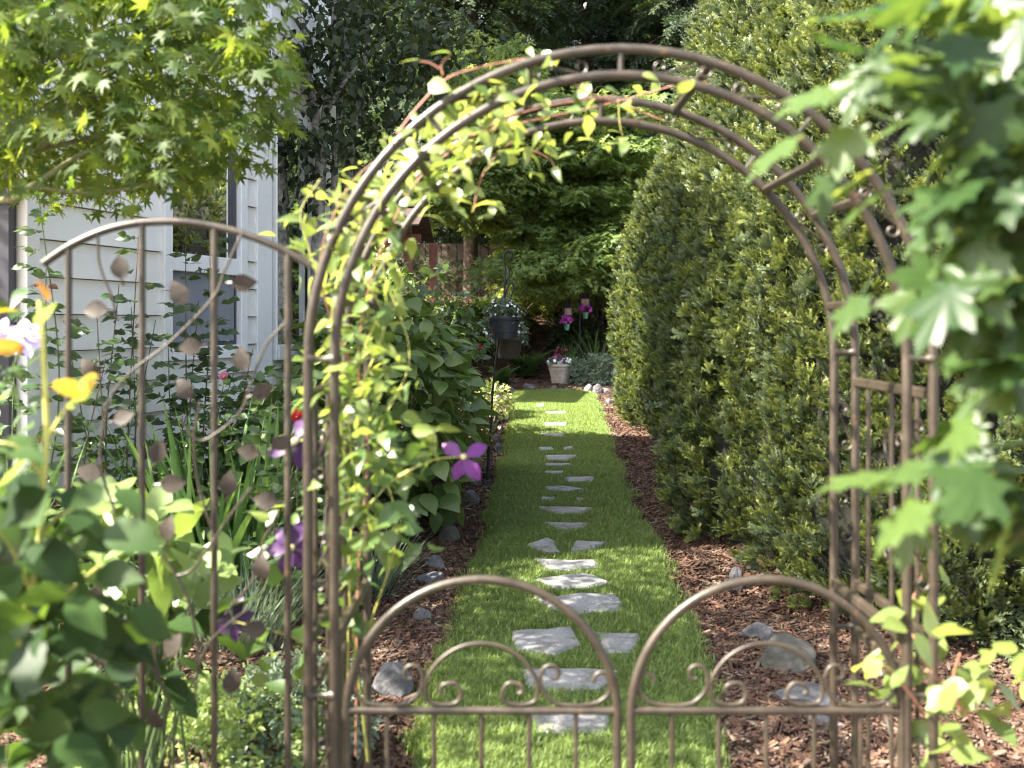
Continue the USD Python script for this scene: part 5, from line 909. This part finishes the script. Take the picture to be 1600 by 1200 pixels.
# ------------------------------------------------------------------ big-leaved maple (right foreground)
bm = thing('big_leaf_maple', 'near maple with large blurred leaves filling the right edge', 'maple tree', on_ground(1.62, 1.80))
bb = on_ground(1.62, 1.80); trunk(bm, [bb - [0, 0, .1], bb + V([.02, 0, .8]), bb + V([-.03, .02, 1.5]), bb + V([.05, .05, 2.4])], .04, .02, 'maple_bark')
for pts in ([(1750, 330, 1.55), (1640, 250, 1.45), (1540, 210, 1.45), (1400, 190, 1.45), (1320, 150, 1.45)], [(1760, 360, 1.55), (1650, 380, 1.45), (1560, 420, 1.40), (1470, 440, 1.40)], [(1750, 250, 1.55), (1620, 130, 1.50), (1480, 90, 1.50), (1380, 60, 1.50)], [(1800, 800, 1.55), (1650, 740, 1.45), (1560, 735, 1.40), (1400, 735, 1.40)], [(1780, 720, 1.55), (1640, 690, 1.35), (1530, 700, 1.35)], [(1750, 300, 1.55), (1600, 260, 1.45), (1500, 300, 1.45), (1400, 300, 1.45)]):
    trunk(bm, [P(*q) for q in pts], .007, .002, 'green_stem', 'branch', 7)
rng = np.random.default_rng(201); pp, dd, sz, tt, nn = [], [], [], [], []
for px, py, y, ang, s, tn in ((1300, 135, 1.2, 200, .088, .9), (1235, 215, 1.2, 215, .085, .8), (1325, 195, 1.2, 250, .075, .9), (1430, 180, 1.2, 200, .075, .8), (1372, 300, 1.2, 210, .085, .8), (1360, 270, 1.2, 200, .07, .9), (1290, 270, 1.25, 255, .07, .2), (1560, 395, 1.05, 250, .06, .7), (1440, 450, 1.15, 240, .075, .7), (1345, 460, 1.2, 225, .07, .4), (1370, 738, 1.1, 185, .08, .85), (1440, 780, 1.05, 215, .085, .75), (1420, 800, 1.15, 250, .075, .5), (1505, 650, 1.1, 245, .07, .8), (1440, 720, 1.1, 200, .08, .6), (1400, 110, 1.25, 180, .08, .3), (1450, 100, 1.2, 230, .08, .3)):
    pp.append(P(px, py, y + .27)); a = math.radians(ang); dd.append([math.cos(a), -.25, math.sin(a)]); sz.append(s * .98); tt.append(tn); nn.append([-.3 + rng.normal(0, .25), rng.normal(-.05, .25), 1.0])
for cx, cy, rx, ry, n in ((1600, 200, 120, 160, 40), (1600, 420, 90, 100, 24), (1570, 150, 90, 90, 26), (1500, 120, 80, 70, 12), (1560, 300, 90, 90, 26), (1500, 320, 60, 60, 8), (1560, 430, 80, 60, 22), (1520, 480, 70, 50, 9), (1600, 560, 40, 60, 8), (1560, 740, 80, 60, 18), (1600, 800, 60, 60, 10), (1520, 660, 50, 40, 5), (1380, 90, 60, 40, 6), (1700, 300, 90, 250, 30), (1700, 760, 80, 100, 14), (1580, 20, 140, 60, 18), (1450, 20, 100, 50, 8)):
    for _ in range(n): pp.append(P(cx + rng.normal(0, .5) * rx, cy + rng.normal(0, .5) * ry, rng.uniform(1.27, 1.8))); a = math.radians(rng.normal(225, 40)); dd.append([math.cos(a), rng.normal(-.2, .35), math.sin(a)]); sz.append(rng.uniform(.06, .095)); tt.append(rng.uniform(0, .5)); nn.append([rng.normal(-.2, .55), rng.normal(-.1, .5), 1.0])  # low tone paints this leaf mass as shaded
p, d, nr = V(pp), V(dd), V(nn); n = len(p); put_leaves(bm, [(palmate(5, 1.95, .55, .2, .3, True), p, unit(d), unit(nr), V(sz), V(tt), 'big_maple_leaf')], 300)
for q, dr, s in zip(p[:17], unit(d)[:17], sz[:17]): part(bm, 'leaf_stalk', tube(spline([q, q - dr * s * .5 + [0, 0, .004], q - dr * s * .95 + V([.02, .01, .02])], 4), .0012, 5), 'green_stem')

# ------------------------------------------------------------------ foreground plants on the left
fp = thing('yellow_stemmed_vine', 'near climbing plant with thick yellow-green stem and yellowing upper leaves at the left edge', 'climbing plant', on_ground(-.90, 1.75))
for pts, r in (([(-30, 1300, 1.72), (0, 1080, 1.72), (30, 1000, 1.72), (46, 930, 1.72), (62, 850, 1.72), (67, 760, 1.72), (73, 680, 1.72), (68, 560, 1.72), (62, 470, 1.72)], .0065), ([(46, 920, 1.72), (20, 860, 1.68), (0, 830, 1.66)], .003), ([(63, 845, 1.72), (85, 812, 1.72), (115, 795, 1.72)], .003), ([(70, 690, 1.72), (110, 630, 1.72), (150, 600, 1.72)], .003), ([(30, 1000, 1.72), (100, 930, 1.78), (160, 880, 1.78)], .003), ([(66, 745, 1.72), (30, 700, 1.66), (-10, 690, 1.66)], .003)):
    s = spline([P(*q) for q in pts], 7); part(fp, 'stem', tube(s, np.linspace(r, r * .7, len(s)), 8), 'young_stem', smooth=True)
rng = np.random.default_rng(211); pp, dd, sz, tt, mm = [], [], [], [], []
for px, py, ang, s, mt in ((85, 595, -20, .052, 'yellow_leaf'), (40, 545, 170, .05, 'orange_leaf'), (75, 470, 100, .032, 'orange_leaf'), (30, 485, 178, .045, 'yellow_leaf'), (120, 605, 15, .045, 'yellow_leaf'), (45, 690, 250, .09, 'pale_leaf'), (20, 615, 200, .06, 'clematis_leaf'), (60, 510, 60, .045, 'pale_leaf'), (110, 640, 40, .06, 'pale_leaf')):
    pp.append(P(px, py, 1.7)); a = math.radians(ang); dd.append([math.cos(a), -.3, math.sin(a)]); sz.append(s * 1.25); tt.append(.5); mm.append(mt)
for cx, cy, rx, ry, n in ((30, 770, 60, 60, 16), (80, 850, 70, 60, 20), (20, 880, 60, 70, 24), (100, 930, 80, 60, 26), (50, 1000, 90, 60, 28), (130, 990, 60, 60, 12), (40, 1100, 90, 60, 40), (110, 1140, 80, 40, 24), (150, 1100, 60, 50, 10), (-20, 980, 60, 120, 16), (10, 690, 40, 50, 6), (150, 780, 50, 40, 8)):
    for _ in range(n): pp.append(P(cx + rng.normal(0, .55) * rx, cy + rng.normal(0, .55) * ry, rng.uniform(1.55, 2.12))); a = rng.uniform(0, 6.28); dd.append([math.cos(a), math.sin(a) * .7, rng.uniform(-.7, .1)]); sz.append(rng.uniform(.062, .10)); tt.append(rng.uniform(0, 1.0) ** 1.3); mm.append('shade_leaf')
for _ in range(1000):                                                        # leaves out of view, placed to shade the near-left plants
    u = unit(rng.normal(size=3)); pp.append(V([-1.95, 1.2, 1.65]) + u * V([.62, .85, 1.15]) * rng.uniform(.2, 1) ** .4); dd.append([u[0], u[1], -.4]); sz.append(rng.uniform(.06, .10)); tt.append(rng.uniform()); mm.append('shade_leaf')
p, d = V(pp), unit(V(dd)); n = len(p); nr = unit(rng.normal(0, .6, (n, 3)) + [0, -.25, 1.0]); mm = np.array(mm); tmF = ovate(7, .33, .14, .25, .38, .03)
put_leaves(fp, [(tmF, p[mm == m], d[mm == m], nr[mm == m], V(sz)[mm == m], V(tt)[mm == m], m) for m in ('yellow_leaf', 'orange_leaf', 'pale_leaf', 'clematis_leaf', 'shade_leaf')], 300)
def broad_plant(label, base, clusters, yr, size, seed, mat='shade_leaf', tone=(.3, 1), tm=tmF):
    rng = np.random.default_rng(seed); th = thing('broad_leaved_plant', label, 'leafy plant', base); pp = [P(cx + rng.normal(0, .5) * rx, cy + rng.normal(0, .5) * ry, rng.uniform(*yr)) for cx, cy, rx, ry, n in clusters for _ in range(n)]
    p = V(pp); n = len(p); p[:, 2] = np.maximum(p[:, 2], gz(p[:, 0], p[:, 1]) + .02); o = unit(p - base - [0, 0, .2])
    for k in range(0, n, 4): part(th, 'stem', tube(spline([base + rng.normal(0, .04, 3) * [1, 1, 0], (base + p[k]) / 2 + [0, 0, .06], p[k]], 5), np.linspace(.005, .002, 11), 6), 'green_stem', smooth=True)
    put_leaves(th, [(tm, p, unit(o * [1, 1, .2] + rng.normal(0, .5, (n, 3)) + [0, -.15, -.25]), unit(rng.normal(0, .35, (n, 3)) + [0, -.2, 1]), rng.uniform(*size, n), rng.uniform(*tone, n), mat)], 300); return th
broad_plant('bright green broad-leaved plant in front of the iris clump', on_ground(-1.02, 2.95), [(170, 790, 60, 40, 18), (240, 820, 70, 50, 24), (290, 870, 60, 50, 20), (180, 880, 70, 50, 20), (250, 930, 80, 50, 22), (330, 900, 40, 40, 8)], (2.6, 3.2), (.09, .14), 221, 'iris_leaf' if False else 'hydrangea_leaf', (.5, 1))
broad_plant('dark broad-leaved plant low behind the trellis bars', on_ground(-.98, 2.6), [(150, 980, 80, 50, 20), (230, 990, 80, 40, 18), (250, 1060, 60, 40, 10), (120, 1080, 70, 60, 16), (320, 980, 40, 30, 6), (60, 1140, 70, 50, 12)], (2.3, 2.9), (.08, .13), 222, tone=(0, .6))
shrub_cloud('ground_cover', 'small-leaved pale ground cover at the foot of the trellis panel', 'ground cover', (-.95, 3.3, .2), (.4, .35, .14), 500, BROADP, 'pale_leaf', (.07, .12), 231, nst=3)
shrub_cloud('ground_cover', 'low silvery ground cover just left of the arbor posts', 'ground cover', (-.72, 3.5, .24), (.22, .3, .14), 300, BROADP, 'lavender_leaf', (.06, .11), 232, nst=3)
vl = thing('lilac_clematis', 'pale lilac clematis bloom with its own thin stem at the left edge', 'climbing plant', on_ground(-1.15, 2.35))
s = spline([on_ground(-1.15, 2.35), P(30, 700, 2.4), P(15, 600, 2.4), P(38, 530, 2.4)], 7); part(vl, 'stem', tube(s, .002, 6), 'green_stem', smooth=True)
star_flower(vl, 38, 527, 2.4, .046, 'lilac_petal', (5, 50, 100, 150, 195, 240, 290, 335), 241, None); star_flower(vl, 2, 520, 2.45, .04, 'lilac_petal', (20, 80, 140, 200, 260, 320), 242, None)
rng = np.random.default_rng(243); p = V([P(rng.normal(25, 28), rng.normal(600, 70), rng.uniform(2.3, 2.6)) for _ in range(34)]); n = len(p)
put_leaves(vl, [(tms[0], p, unit(rng.normal(0, .7, (n, 3)) + [0, 0, -.3]), unit(rng.normal(0, .4, (n, 3)) + [0, -.2, 1]), rng.uniform(.04, .065, n), rng.uniform(0, .7, n), 'rose_leaf')], 300)
